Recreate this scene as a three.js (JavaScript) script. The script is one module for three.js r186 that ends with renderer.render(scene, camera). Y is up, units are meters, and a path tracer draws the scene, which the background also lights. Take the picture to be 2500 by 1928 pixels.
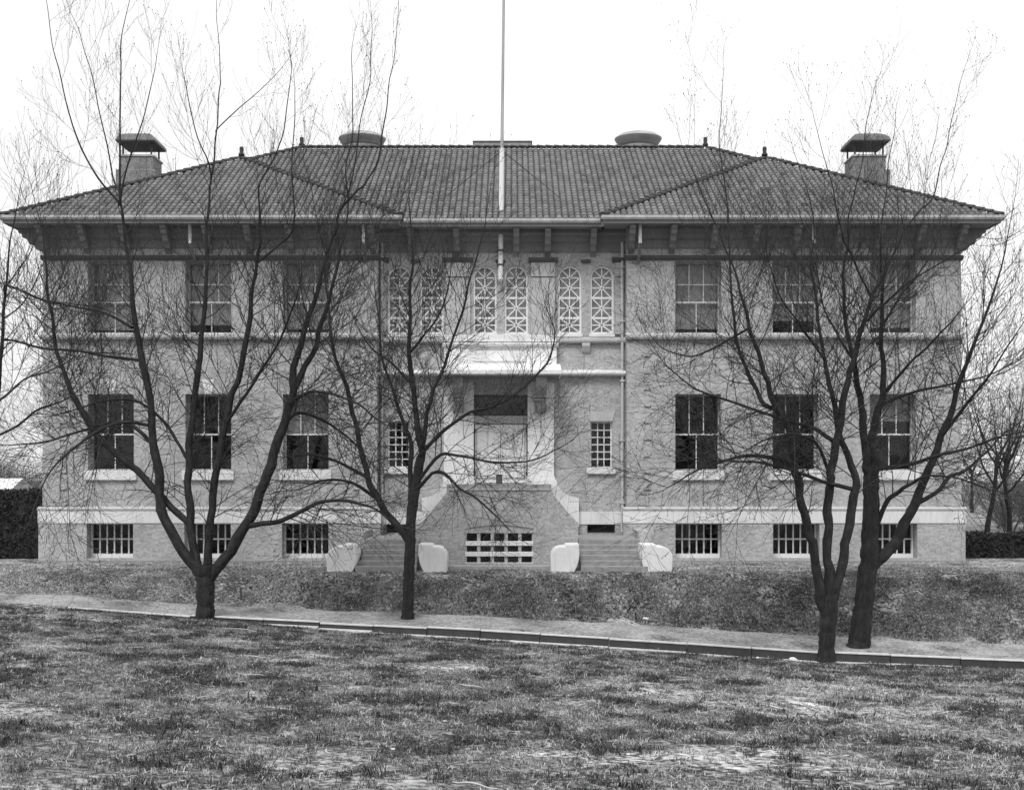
import * as THREE from 'three';
import { mergeGeometries } from 'three/addons/utils/BufferGeometryUtils.js';
import { RoundedBoxGeometry } from 'three/addons/geometries/RoundedBoxGeometry.js';

// ---------------------------------------------------------------- camera, sky, sun, exposure
// A black and white photograph: every colour is a neutral grey. Metres; the facade of the two
// wings is the plane z = 0, the building's middle is x = 0 and its foot is y = 0.
const scene = new THREE.Scene();
const camera = new THREE.PerspectiveCamera(33.33, 2500 / 1928, 0.5, 1500);
camera.position.set(0.35, 3.14, 46);
camera.lookAt(0.35, 3.14, 0);
camera.setViewOffset(2500, 1928, 0, -186, 2500, 1928);   // view camera with its front raised
scene.add(camera);

const renderer = new THREE.WebGLRenderer({ antialias: true });
renderer.toneMapping = THREE.LinearToneMapping;
renderer.toneMappingExposure = 1.66;
renderer.shadowMap.enabled = true;

function mulberry(a) { return () => { a = a + 0x6D2B79F5 | 0; let t = Math.imul(a ^ a >>> 15, 1 | a); t = t + Math.imul(t ^ t >>> 7, 61 | t) ^ t; return ((t ^ t >>> 14) >>> 0) / 4294967296; }; }
function hash2(x, y, s) { let h = Math.imul(x, 374761393) + Math.imul(y, 668265263) + Math.imul(s, 974634777) | 0; h = Math.imul(h ^ h >>> 13, 1274126177); return ((h ^ h >>> 16) >>> 0) / 4294967296; }
const sm = (t) => t * t * (3 - 2 * t);
const clamp = (v, a, b) => Math.min(b, Math.max(a, v));
const lerp = (a, b, t) => a + (b - a) * t;
function noise2(x, y, s, px = 0, py = 0) {            // value noise, periodic when px, py are given
  const xi = Math.floor(x), yi = Math.floor(y), fx = sm(x - xi), fy = sm(y - yi);
  const w = (i, p) => p ? ((i % p) + p) % p : i;
  const a = hash2(w(xi, px), w(yi, py), s), b = hash2(w(xi + 1, px), w(yi, py), s), c = hash2(w(xi, px), w(yi + 1, py), s), d = hash2(w(xi + 1, px), w(yi + 1, py), s);
  return lerp(lerp(a, b, fx), lerp(c, d, fx), fy);
}
function fbm(x, y, s, oct = 4) { let v = 0, a = 0.5, n = 0; for (let i = 0; i < oct; i++) { v += a * noise2(x, y, s + i); n += a; x *= 2.03; y *= 2.03; a *= 0.5; } return v / n; }

// overcast sky: cloud layer, a little brighter overhead than at the horizon, with faint mottling, the same all round
const SKY_UP = -1;                                     // the first row of the map is the nadir
{
  const w = 512, h = 256, d = new Float32Array(w * h * 4);
  for (let j = 0; j < h; j++) for (let i = 0; i < w; i++) {
    let v = 0, a = 0.5, f = 8;
    for (let o = 0; o < 4; o++) { v += a * noise2(i / w * f * 2, j / h * f, 11 + o, f * 2, 0); a *= 0.5; f *= 2; }
    const L = 0.57 * (1 + 0.5 * Math.max(0, Math.sin((0.5 - (j + 0.5) / h) * Math.PI * SKY_UP))) * (1 + 0.26 * (v - 0.47)), k = (j * w + i) * 4;
    d[k] = d[k + 1] = d[k + 2] = L; d[k + 3] = 1;
  }
  const t = new THREE.DataTexture(d, w, h, THREE.RGBAFormat, THREE.FloatType);
  t.mapping = THREE.EquirectangularReflectionMapping; t.magFilter = THREE.LinearFilter; t.minFilter = THREE.LinearFilter; t.needsUpdate = true;
  scene.background = t; scene.environment = t;
}
const sun = new THREE.DirectionalLight(0xffffff, 1.5);
sun.position.set(-11, 50, 31);
sun.target.position.set(0, 2, 0);
sun.castShadow = true; sun.shadow.radius = 40; sun.shadow.mapSize.set(4096, 4096);
Object.assign(sun.shadow.camera, { left: -40, right: 40, top: 40, bottom: -40, near: 1, far: 160 });
scene.add(sun, sun.target);

// ---------------------------------------------------------------- textures and materials
function dataTex(size, fn, srgb, rep) {
  const d = new Uint8Array(size * size * 4);
  for (let j = 0; j < size; j++) for (let i = 0; i < size; i++) {
    const v = clamp(fn(i, j), 0, 1), k = (j * size + i) * 4, b = Math.round(255 * (srgb ? Math.pow(v, 1 / 2.2) : v));
    d[k] = d[k + 1] = d[k + 2] = b; d[k + 3] = 255;
  }
  const t = new THREE.DataTexture(d, size, size, THREE.RGBAFormat);
  t.wrapS = t.wrapT = THREE.RepeatWrapping; t.magFilter = THREE.LinearFilter; t.minFilter = THREE.LinearMipmapLinearFilter; t.generateMipmaps = true;
  if (srgb) t.colorSpace = THREE.SRGBColorSpace;
  t.repeat.set(1 / rep, 1 / rep); t.needsUpdate = true;
  return t;
}
function pfbm(u, v, f, s, oct = 4) { let r = 0, a = 0.5, n = 0; for (let o = 0; o < oct; o++) { r += a * noise2(u * f, v * f, s + o, f, f); n += a; a *= 0.5; f *= 2; } return r / n; }
// fine common brickwork, far too small in the picture to tell the bricks apart
const BR = 4.2, NBX = 20, NBY = 56;
function brickCell(u, v) {
  const row = Math.floor(v * NBY), off = row % 6 === 5 ? 0 : (row % 2) * 0.5, nx = row % 6 === 5 ? NBX * 2 : NBX;
  const x = u * nx + off, col = ((Math.floor(x) % nx) + nx) % nx, fx = x - Math.floor(x), fy = v * NBY - row, bw = BR / nx;
  const mort = fx * bw < 0.01 || fy * 0.075 < 0.01;
  return [mort, hash2(col, row, 5)];
}
const brickMap = dataTex(2048, (i, j) => {
  const u = i / 2048, v = j / 2048, [m, r] = brickCell(u, v), blot = pfbm(u, v, 6, 21) - 0.5, g = hash2(i, j, 3) - 0.5, sp = pfbm(u, v, 90, 27, 2) - 0.5;
  return (m ? 0.43 : 0.33 + 0.11 * r) * (1 + 0.34 * blot + 0.3 * g + 0.55 * sp);
}, true, BR);
const brickBump = dataTex(1024, (i, j) => brickCell(i / 1024, j / 1024)[0] ? 0.25 : 0.8 + 0.2 * hash2(i, j, 8), false, BR);
const stainMap = dataTex(1024, (i, j) => { const u = i / 1024, v = j / 1024; return 0.80 * (1 - 0.20 * Math.max(0, pfbm(u, v, 5, 41) - 0.45) * 2.2 - 0.16 * Math.max(0, pfbm(u * 3 % 1, v * 0.5, 24, 47, 3) - 0.5) * 2 - 0.10 * hash2(i, j, 9)); }, true, 3);
const grainMap = dataTex(512, (i, j) => { const u = i / 512, v = j / 512; return 0.75 * (0.78 + 0.5 * (pfbm(u, v, 12, 61, 5) - 0.5) + 0.12 * (hash2(i, j, 4) - 0.5)); }, true, 1.6);
const barkMap = dataTex(512, (i, j) => { const u = i / 512, v = j / 512, f = noise2(u * 26, v * 4, 73, 26, 4) * 0.6 + noise2(u * 52, v * 10, 74, 52, 10) * 0.4; return 0.2 + 0.7 * f * f + 0.3 * (pfbm(u, v, 16, 75) - 0.5) + 0.2 * Math.max(0, pfbm(u, v, 6, 77) - 0.55) * 3; }, true, 1);
const barkBump = dataTex(512, (i, j) => { const u = i / 512, v = j / 512; return noise2(u * 26, v * 4, 73, 26, 4) * 0.6 + noise2(u * 52, v * 10, 74, 52, 10) * 0.4; }, false, 1);
const soilMap = dataTex(2048, (i, j) => {
  const u = i / 2048, v = j / 2048, a = pfbm(u, v, 10, 81, 4), b = pfbm(u, v, 120, 87, 3), c = hash2(i, j, 6);
  return 0.2 + 0.5 * (a - 0.5) + 1.0 * (b - 0.5) + 0.4 * (c - 0.5);
}, true, 7);
const pathMap = dataTex(1024, (i, j) => {
  const u = i / 1024, v = j / 1024, a = pfbm(u, v, 6, 91, 4), b = pfbm(u, v, 70, 97, 3), c = hash2(i, j, 7);
  return 0.5 + 0.7 * (a - 0.5) + 0.75 * (b - 0.5) + 0.3 * (c - 0.5);
}, true, 4);

function std(v, o = {}) { const m = new THREE.MeshStandardMaterial({ roughness: 0.9, metalness: 0, side: THREE.DoubleSide, ...o }); m.color.setRGB(v, v, v); return m; }
const M = {
  brick: std(1, { map: brickMap, bumpMap: brickBump, bumpScale: 0.006 }),
  stone: std(0.93, { map: stainMap, roughness: 0.85 }),
  pale: std(0.62, { map: stainMap, roughness: 0.85 }),
  whitewash: std(1, { map: stainMap, roughness: 0.9 }),
  concrete: std(0.62, { map: grainMap }),
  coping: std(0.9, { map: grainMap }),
  step: std(0.46, { map: grainMap }),
  white: std(0.74, { roughness: 0.5 }),
  sash: std(0.62, { roughness: 0.5 }),
  door: std(0.78, { roughness: 0.6 }),
  sootBrick: std(0.5, { map: brickMap, bumpMap: brickBump, bumpScale: 0.006 }),
  vent: std(0.5, { map: grainMap, roughness: 0.6 }),
  console: std(0.4, { map: stainMap }),
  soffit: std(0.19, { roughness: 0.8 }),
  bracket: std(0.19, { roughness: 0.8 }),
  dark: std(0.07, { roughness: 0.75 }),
  gutter: std(0.85, { roughness: 0.5, map: grainMap }),
  tile: std(1, { map: grainMap, roughness: 0.85 }),
  tileDark: std(0.065, { map: grainMap, roughness: 0.85 }),
  roofDeck: std(0.10),
  metal: std(0.26, { map: grainMap, roughness: 0.6 }),
  metalDark: std(0.07, { map: grainMap, roughness: 0.6 }),
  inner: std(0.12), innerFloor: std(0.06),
  curtain: std(0.62, { map: grainMap }),
  hood: std(0.15, { map: grainMap, roughness: 0.6 }),
  blind: std(0.34, { map: grainMap }),
  glass: new THREE.MeshPhysicalMaterial({ color: 0xffffff, roughness: 0.03, metalness: 0, transmission: 1, thickness: 0, ior: 1.5, side: THREE.DoubleSide }),
  bark: std(0.042, { map: barkMap, bumpMap: barkBump, bumpScale: 0.03 }),
  hazeBrush: std(0.1, { roughness: 0.9 }),  // far scrub, paler than the near twigs: distance haze put into the colour
  twig: std(0.024, { roughness: 0.8 }),
  soil: std(1, { vertexColors: true, map: soilMap, roughness: 1 }),
  path: std(0.48, { map: pathMap, roughness: 1 }),
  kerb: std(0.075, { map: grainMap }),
  hedge: std(0.03, { roughness: 0.9 }),
  grass: std(1, { roughness: 0.85 }),
  };

// ---------------------------------------------------------------- helpers
function metreUV(g0) {                                   // uv in metres from position, by the face's direction
  const g = g0.index ? g0.toNonIndexed() : g0; g.computeVertexNormals();
  const p = g.attributes.position, n = g.attributes.normal, uv = new Float32Array(p.count * 2);
  for (let i = 0; i < p.count; i += 3) {
    const ax = Math.abs(n.getX(i)), ay = Math.abs(n.getY(i)), az = Math.abs(n.getZ(i));
    for (let k = i; k < i + 3; k++) {
      const x = p.getX(k), y = p.getY(k), z = p.getZ(k);
      const [a, b] = az >= ax && az >= ay ? [x, y] : ax >= ay ? [z + 0.37, y] : [x, z];
      uv[k * 2] = a; uv[k * 2 + 1] = b;
    }
  }
  g.setAttribute('uv', new THREE.BufferAttribute(uv, 2)); return g;
}
const box = (x0, x1, y0, y1, z0, z1) => metreUV(new THREE.BoxGeometry(x1 - x0, y1 - y0, z1 - z0).translate((x0 + x1) / 2, (y0 + y1) / 2, (z0 + z1) / 2));
const rbox = (x0, x1, y0, y1, z0, z1, r = 0.015) => metreUV(new RoundedBoxGeometry(x1 - x0, y1 - y0, z1 - z0, 1, r).translate((x0 + x1) / 2, (y0 + y1) / 2, (z0 + z1) / 2));
const poly = (pts) => { const s = new THREE.Shape(); pts.forEach(([a, b], i) => i ? s.lineTo(a, b) : s.moveTo(a, b)); s.closePath(); return s; };
const extrude = (s, depth, o = {}) => new THREE.ExtrudeGeometry(s, { depth, bevelEnabled: false, curveSegments: 12, ...o });
// a profile drawn in (z, y), run along x from x0 to x1
const alongX = (pts, x0, x1) => metreUV(extrude(poly(pts.map(([z, y]) => [-z, y])), x1 - x0).rotateY(Math.PI / 2).translate(x0, 0, 0));
function merge(list) { return mergeGeometries(list.map((g) => { const h = g.index ? g.toNonIndexed() : g; for (const k of Object.keys(h.attributes)) if (!['position', 'normal', 'uv'].includes(k)) h.deleteAttribute(k); return h; })); }
function part(name, geo, mat, parent, label) {
  const m = new THREE.Mesh(Array.isArray(geo) ? merge(geo) : geo, mat); m.name = name; m.castShadow = m.receiveShadow = true;
  if (label) m.userData.label = label;
  parent.add(m); return m;
}
const used = {};
const numbered = (n) => { used[n] = (used[n] || 0) + 1; return used[n] === 1 ? n : n + '_' + String(used[n] - 1).padStart(3, '0'); };
function group(name, parent) { const g = new THREE.Group(); g.name = name; parent.add(g); return g; }
function thing(name, label, category, [x, y, z] = [0, 0, 0], grp) {
  const g = group(numbered(name), scene); g.position.set(x, y, z); g.userData = { label, category };
  if (grp) g.userData.group = grp;
  return g;
}
function structure(name, geo, mat) { const m = part(name, geo, mat, scene); m.userData.kind = 'structure'; return m; }

// ---------------------------------------------------------------- terrain: terrace, bank, path, kerb, lawn
const table = (pts) => (x) => { if (x <= pts[0][0]) return pts[0][1]; for (let i = 1; i < pts.length; i++) if (x <= pts[i][0]) return lerp(pts[i - 1][1], pts[i][1], (x - pts[i - 1][0]) / (pts[i][0] - pts[i - 1][0])); return pts[pts.length - 1][1]; };
const pathY = table([[-24, -0.3], [-13.7, -0.74], [-8.3, -1.07], [-0.9, -1.35], [4.4, -1.61], [8.8, -1.86], [14.2, -2.01], [24, -2.3]]);
const kerbH = table([[-12, 0.0], [-8, 0.07], [-5, 0.16], [-2.5, 0.23], [2, 0.25], [6, 0.28], [14, 0.24]]);
const kerbZ = (x) => 9 + 0.09 * clamp(x, -24, 24);
const pathW = table([[-16, 2.0], [-8, 2.4], [-2, 2.7], [4, 2.9], [8, 3.0], [16, 2.6]]);
const CROSS = 0.07;                                      // the path falls towards the kerb
const terraceZ = table([[-16, 2.6], [-8, 3.0], [-5.6, 4.5], [6, 4.6], [9, 4.3], [16, 4.0]]);
function groundY(x, z) {
  const zk = kerbZ(x), s = z - zk, yp = pathY(x);
  const bump = 0.05 * (fbm(x * 0.7, z * 0.7, 301, 3) - 0.5) + 0.045 * (fbm(x * 2.6, z * 2.6, 307, 3) - 0.5);
  if (s > 0) {
    const y0 = yp - kerbH(x), slope = (1.42 - y0) / (46 - zk), f = clamp(s / 1.2, 0, 1);
    return y0 + slope * Math.min(s, 60) + bump * 2.2 * f;
  }
  if (s > -pathW(x)) return yp - 0.02 + CROSS * (-s) - (s > -0.14 ? kerbH(x) * clamp((s + 0.14) / 0.1, 0, 1) : 0);
  const zb = zk - pathW(x), zt = Math.min(terraceZ(x), zb - 0.8), yb = yp - 0.02 + CROSS * pathW(x);
  if (z > zt) { const t = (zb - z) / (zb - zt); return lerp(yb, -0.06, 1 - Math.pow(1 - t, 1.7)) + bump * Math.min(1, t * 4) * 2; }
  return -0.06 + 0.05 * clamp((zt - z) / 3, 0, 1) + (z > 0.5 ? bump * 0.5 : -0.02);
}
// worn, thin patches of bare earth: one wide streak in the foreground, others scattered
const worn = (x, z) => { const n = 1.4 * (fbm(x * 1.3, z * 1.3, 605, 4) - 0.5), d1 = ((x - 1.9) / 2.0) ** 2 + ((z - 33.1 - 0.12 * (x - 1.7)) / 0.75) ** 2, d2 = ((x - 3.1) / 1.3) ** 2 + ((z - 32.4) / 0.4) ** 2; return clamp(1.2 - Math.min(d1, d2) + n, 0, 1) + clamp((fbm(x * 0.33, z * 0.33, 601, 4) - 0.55) * 5, 0, 0.8); };
function soilTone(x, z) {                                // bare trodden earth is paler than the earth under turf
  const s = z - kerbZ(x), n = 0.5 + 1.5 * (fbm(x * 0.8, z * 0.8, 331, 4) - 0.5);
  if (s > 0) return 0.62 + 0.35 * (n - 0.5) + 0.5 * Math.min(1, worn(x, z));
  if (z < terraceZ(x) + 0.5 + 1.6 * (n - 0.5)) return 0.9 + 0.5 * (n - 0.5);
  return (x < -5.5 + 2 * (n - 0.5) ? 0.85 : 0.7) + 0.5 * (n - 0.5);
}
{
  const ss = [-400, -200, -120, -80, -55, -40, -30, -24, -20, -17, -14.5];
  for (let s = -12.5; s < -0.2; s += 0.25) ss.push(s);
  ss.push(-0.145, -0.09, -0.03, 0.0);
  for (let s = 0.15; s < 40; s += s < 4 ? 0.2 : 0.3) ss.push(s);
  ss.push(44, 50, 60, 80, 120, 200, 400);
  const xs = [-400, -250, -160, -110, -80, -60, -45, -36, -30, -26];
  for (let x = -24; x <= 24; x += 0.25) xs.push(x);
  xs.push(26, 30, 36, 45, 60, 80, 110, 160, 250, 400);
  const pos = [], uv = [], idx = [], col = [], nx = xs.length;
  for (const s of ss) for (const x of xs) { const z = kerbZ(x) + s, f = soilTone(x, z); pos.push(x, groundY(x, z), z); uv.push(x, z); col.push(f, f, f); }
  for (let j = 0; j < ss.length - 1; j++) for (let i = 0; i < nx - 1; i++) { const a = j * nx + i; idx.push(a, a + nx, a + 1, a + 1, a + nx, a + nx + 1); }
  const g = new THREE.BufferGeometry(); g.setAttribute('position', new THREE.Float32BufferAttribute(pos, 3)); g.setAttribute('uv', new THREE.Float32BufferAttribute(uv, 2)); g.setAttribute('color', new THREE.Float32BufferAttribute(col, 3)); g.setIndex(idx); g.computeVertexNormals();
  structure('ground', g, M.soil);
}
{ // worn gravel path with a ragged back edge, lying on the ground sheet
  const pos = [], uv = [], idx = [], n = 220, m = 8;
  for (let i = 0; i <= n; i++) {
    const x = lerp(-24, 24, i / n), w = pathW(x) + 0.9 * (fbm(x * 0.9, 3, 311, 5) - 0.5);
    for (let j = 0; j <= m; j++) { const z = kerbZ(x) - 0.16 - (w - 0.16) * j / m; pos.push(x, groundY(x, z) + (j === m ? -0.01 : 0.012), z); uv.push(x, z); }
  }
  for (let i = 0; i < n; i++) for (let j = 0; j < m; j++) { const a = i * (m + 1) + j; idx.push(a, a + m + 1, a + 1, a + 1, a + m + 1, a + m + 2); }
  const g = new THREE.BufferGeometry(); g.setAttribute('position', new THREE.Float32BufferAttribute(pos, 3)); g.setAttribute('uv', new THREE.Float32BufferAttribute(uv, 2)); g.setIndex(idx); g.computeVertexNormals();
  structure('path', g, M.path);
}
{ // kerb stones with pale coping slabs, and the footing strip at the lawn's edge
  const kerb = group('kerb', scene); kerb.userData.kind = 'structure';
  const R = mulberry(77);
  let x = -12.5;
  while (x < 21) {
    const L = 1.5 + R() * 0.7, x1 = x + L - 0.015, xm = (x + x1) / 2, a = Math.atan2(pathY(x1) - pathY(x), L), b = Math.atan(0.09), dy = (R() - 0.5) * 0.05, dz = (R() - 0.5) * 0.05;
    const place = (g) => g.rotateZ(a).rotateY(-b).translate(xm, pathY(xm), kerbZ(xm));
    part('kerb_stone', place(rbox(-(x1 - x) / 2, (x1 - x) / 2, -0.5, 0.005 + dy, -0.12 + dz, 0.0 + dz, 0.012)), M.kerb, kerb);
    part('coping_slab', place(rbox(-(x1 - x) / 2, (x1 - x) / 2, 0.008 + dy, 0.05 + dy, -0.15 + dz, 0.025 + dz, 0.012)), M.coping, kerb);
    if (xm > -7 && R() > 0.1) {
      const h = kerbH(xm);
      part('footing_slab', place(rbox(-(x1 - x) / 2, (x1 - x) / 2, -0.4, -h + 0.06 + (R() - 0.5) * 0.02, 0.006 + dz, 0.2 + dz + R() * 0.1, 0.012)), M.coping, kerb);
    }
    x += L;
  }
}

// ---------------------------------------------------------------- the school building
const school = thing('school_building', 'large two storey brick school with tiled hip roofs, deep eaves and raised basement', 'building');
const WX = 16.02, WI = 4.35, WIN_X = [6.85, 10.25, 13.65];          // wing walls: outer, inner; window axes
const rect = (cx, w, y0, y1) => [[cx - w / 2, y0], [cx + w / 2, y0], [cx + w / 2, y1], [cx - w / 2, y1]];
function wall(name, x0, x1, y0, y1, zf, depth, holes, mat = M.brick) {
  const s = poly([[x0, y0], [x1, y0], [x1, y1], [x0, y1]]);
  for (const h of holes) s.holes.push(h.isPath ? h : new THREE.Path(h.map(([a, b]) => new THREE.Vector2(a, b))));
  return part(name, metreUV(extrude(s, depth).translate(0, 0, zf - depth)), mat, school);
}
const archPath = (cx, w, y0, ys) => { const p = new THREE.Path(); p.moveTo(cx - w / 2, y0); p.lineTo(cx + w / 2, y0); p.lineTo(cx + w / 2, ys); p.absarc(cx, ys, w / 2, 0, Math.PI, false); p.lineTo(cx - w / 2, y0); p.isPath = true; return p; };
const ARCHES = [-3.63, -2.49, -0.61, 0.5, 2.39, 3.53], AW = 0.84, AY0 = 7.99, AYS = 9.98;
for (const s of [-1, 1]) {
  const a = s < 0 ? -WX : WI, b = s < 0 ? -WI : WX, o = 0.12;
  wall('wing_wall', a, b, 1.79, 11.6, 0, 0.65, WIN_X.flatMap((x) => [rect(s * x, 1.6, 3.17, 5.83), rect(s * x, 1.6, 7.97, 10.47)]));
  wall('basement_wall', a - o, b + o, -0.7, 1.785, 0.12, 0.77, WIN_X.map((x) => rect(s * x, 1.62, 0.1, 1.32)));
  part('side_wall', box(s > 0 ? WX - 0.4 : -WX, s > 0 ? WX : -WX + 0.4, -0.7, 11.6, -15.9, -0.655), M.brick, school);
  // pale stone water table in blocks, and the moulding over it
  let x = a - o - 0.02; const end = b + o + 0.02; let k = 0;
  while (x < end - 0.01) { const L = Math.min(end - x, 1.5 + 0.5 * hash2(k++, s + 2, 15)); part('water_table_stone', rbox(x + 0.002, x + L - 0.002, 1.33, 1.78, -0.02, 0.145, 0.006), M.stone, school); x += L; }
  part('water_table_moulding', alongX([[-0.02, 1.787], [0.17, 1.787], [0.17, 1.84], [0.07, 1.9], [-0.02, 1.9]], a - o - 0.03, b + o + 0.03), M.pale, school);
  part('plinth', box(a - o - 0.03, b + o + 0.03, -0.6, 0.03, -0.02, 0.16), M.step, school);
  // string course under the upper windows, drip moulding over them
  part('string_course', alongX([[-0.02, 7.73], [0.16, 7.73], [0.2, 7.8], [0.2, 7.88], [0.05, 7.95], [-0.02, 7.95]], a - 0.05, b + 0.05), M.pale, school);
  part('drip_moulding', alongX([[-0.02, 10.49], [0.06, 10.49], [0.13, 10.58], [0.13, 10.64], [-0.02, 10.68]], a - 0.05, b + 0.05), M.dark, school);  // dark colour stands in for the shadow line over the windows
  // brick quoins, long and short, standing a little proud at both corners of the wing
  for (const [ex, d] of [[a, 1], [b, -1]]) for (let q = 0; q < 20; q++) {
    const y0 = 1.92 + q * 0.29, w = q % 2 ? 0.6 : 0.84; if (y0 + 0.27 > 7.7) continue;
    part('quoin', box(Math.min(ex, ex + d * w), Math.max(ex, ex + d * w), y0, y0 + 0.29, -0.02, 0.045), M.brick, school);
  }
}
const CX0 = -WI + 0.002, CX1 = WI - 0.002, DX0 = -1.0, DX1 = 0.9;
wall('center_wall', CX0, CX1, 1.69, 11.6, -0.6, 0.5, [
  rect(-3.66, 0.78, 3.26, 4.9), rect(3.5, 0.78, 3.26, 4.9), [[DX0, 2.7], [DX1, 2.7], [DX1, 5.84], [DX0, 5.84]],
  ...ARCHES.map((x) => archPath(x, AW, AY0, AYS))]);
wall('center_basement_wall', CX0, CX1, -0.7, 1.685, -0.55, 0.55, [rect(3.5, 0.98, 0.95, 1.26), rect(-3.6, 0.98, 0.95, 1.26)]);
for (const [a, b] of [[CX0 + 0.13, -2.56], [2.56, CX1 - 0.13]]) part('water_table_stone', rbox(a, b, 1.265, 1.7, -0.62, -0.52, 0.006), M.stone, school);
part('back_wall', box(-WX, WX, -0.7, 11.6, -16.3, -15.905), M.brick, school);
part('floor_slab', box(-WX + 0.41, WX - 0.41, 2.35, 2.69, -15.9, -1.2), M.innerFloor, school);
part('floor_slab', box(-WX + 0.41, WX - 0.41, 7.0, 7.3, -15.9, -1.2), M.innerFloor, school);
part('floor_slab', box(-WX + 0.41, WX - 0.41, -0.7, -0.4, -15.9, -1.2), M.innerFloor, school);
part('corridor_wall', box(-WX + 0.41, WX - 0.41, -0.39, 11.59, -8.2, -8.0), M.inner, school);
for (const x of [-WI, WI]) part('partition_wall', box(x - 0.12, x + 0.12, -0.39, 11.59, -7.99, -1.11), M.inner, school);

// sash windows: frame, rails, muntins and every pane on its own
function sashWindow(name, cx, w, y0, y1, z, o) {
  const g = group(name, school), f = o.frame ?? 0.05, d = 0.05, x0 = cx - w / 2, x1 = cx + w / 2;
  part('frame', [box(x0, x0 + f, y0, y1, z - 0.09, z + 0.04), box(x1 - f, x1, y0, y1, z - 0.09, z + 0.04), box(x0 + f, x1 - f, y0, y0 + (o.low ?? f), z - 0.09, z + 0.045), box(x0 + f, x1 - f, y1 - f, y1, z - 0.09, z + 0.04)], o.frameMat ?? M.sash, g);
  const lo = y0 + (o.low ?? f), hi = y1 - f, L = x0 + f, Rr = x1 - f, sashes = [];
  if (o.rail) { part('meeting_rail', rbox(L, Rr, o.rail - 0.03, o.rail + 0.03, z - 0.05, z + 0.03, 0.008), M.sash, g); sashes.push([lo, o.rail - 0.03, o.lower, z - 0.02], [o.rail + 0.03, hi, o.upper, z]); }
  else sashes.push([lo, hi, o.upper, z]);
  for (const [a, b, [nc, rows], zz] of sashes) {
    const t = o.bar ?? 0.034, ys = [a, ...(Array.isArray(rows) ? rows : Array.from({ length: rows - 1 }, (_, k) => lerp(a, b, (k + 1) / rows))), b];
    for (let r = 1; r < ys.length - 1; r++) part('muntin', box(L, Rr, ys[r] - t / 2, ys[r] + t / 2, zz - 0.02, zz + 0.022), M.sash, g);
    for (let c = 0; c < nc; c++) {
      const xa = lerp(L, Rr, c / nc), xb = lerp(L, Rr, (c + 1) / nc);
      if (c) part('muntin', box(xa - t / 2, xa + t / 2, a, b, zz - 0.017, zz + 0.02), M.sash, g);
      for (let r = 0; r < ys.length - 1; r++) {
        const p = part('pane', new THREE.PlaneGeometry(xb - xa, ys[r + 1] - ys[r]), M.glass, g);
        p.position.set((xa + xb) / 2, (ys[r] + ys[r + 1]) / 2, zz - 0.005);
        p.rotation.set((hash2(c + r * 7, Math.round(cx * 100), 31) - 0.5) * 0.012, (hash2(c, r + Math.round(cx * 100), 33) - 0.5) * 0.012, 0);   // old glass sits unevenly
      }
    }
  }
  if (o.blind) part('blind', box(L, Rr, o.blind, hi, z - 0.16, z - 0.13), M.blind, g);
  if (o.sill) part('sill', rbox(x0 - o.sillW, x1 + o.sillW, y0 - o.sill, y0 - 0.003, z + 0.05, o.sillZ, 0.012), M.stone, g);
  if (o.key) part('keystone', metreUV(extrude(poly([[cx - 0.13, y1 + 0.003], [cx + 0.13, y1 + 0.003], [cx + 0.2, y1 + 0.5], [cx - 0.2, y1 + 0.5]]), 0.06).translate(0, 0, -0.02)), o.key, g);
  return g;
}
for (const s of [-1, 1]) WIN_X.forEach((wx, i) => {
  const cx = s * wx;
  sashWindow('window', cx, 1.6, 3.17, 5.83, -0.5, { rail: 4.43, upper: [3, 1], lower: [2, 1], sill: 0.34, sillW: 0.1, sillZ: 0.1, key: s < 0 && i > 0 ? M.stone : M.pale, blind: s < 0 && i === 0 ? 4.46 : s > 0 && i === 2 ? 4.9 : 0, frame: 0.045, frameMat: M.pale });
  sashWindow('window', cx, 1.6, 7.97, 10.47, -0.5, { rail: 9.08, upper: [3, [9.71]], lower: [2, 1], sill: 0.02, sillW: -0.03, sillZ: 0.04, blind: [8.16, 8.3, 8.13, 8.16, 8.45, 8.2][i + (s > 0 ? 3 : 0)], frame: 0.045, frameMat: M.pale });
  sashWindow('basement_window', cx, 1.62, 0.1, 1.32, -0.42, { upper: [6, 2], sill: 0.14, sillW: -0.02, sillZ: 0.1, frame: 0.05, low: 0.14, bar: 0.05, frameMat: M.white });
});
for (const cx of [-3.66, 3.5]) {
  const g = sashWindow('stair_window', cx, 0.78, 3.26, 4.9, -0.78, { upper: [3, 6], sill: 0.22, sillW: 0.12, sillZ: -0.5, frame: 0.05, bar: 0.04, frameMat: M.white });
  part('jack_arch', metreUV(extrude(poly([[cx - 0.4, 4.905], [cx + 0.4, 4.905], [cx + 0.5, 5.25], [cx - 0.5, 5.25]]), 0.05).translate(0, 0, -0.62)), M.pale, g);
  const v = group('basement_vent', school);
  part('frame', [box(cx - 0.49, cx + 0.49, 0.95, 0.99, -0.8, -0.74), box(cx - 0.49, cx + 0.49, 1.22, 1.26, -0.8, -0.74)], M.dark, v);
  const p = part('pane', new THREE.PlaneGeometry(0.98, 0.24), M.glass, v); p.position.set(cx, 1.105, -0.77);
}
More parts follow.
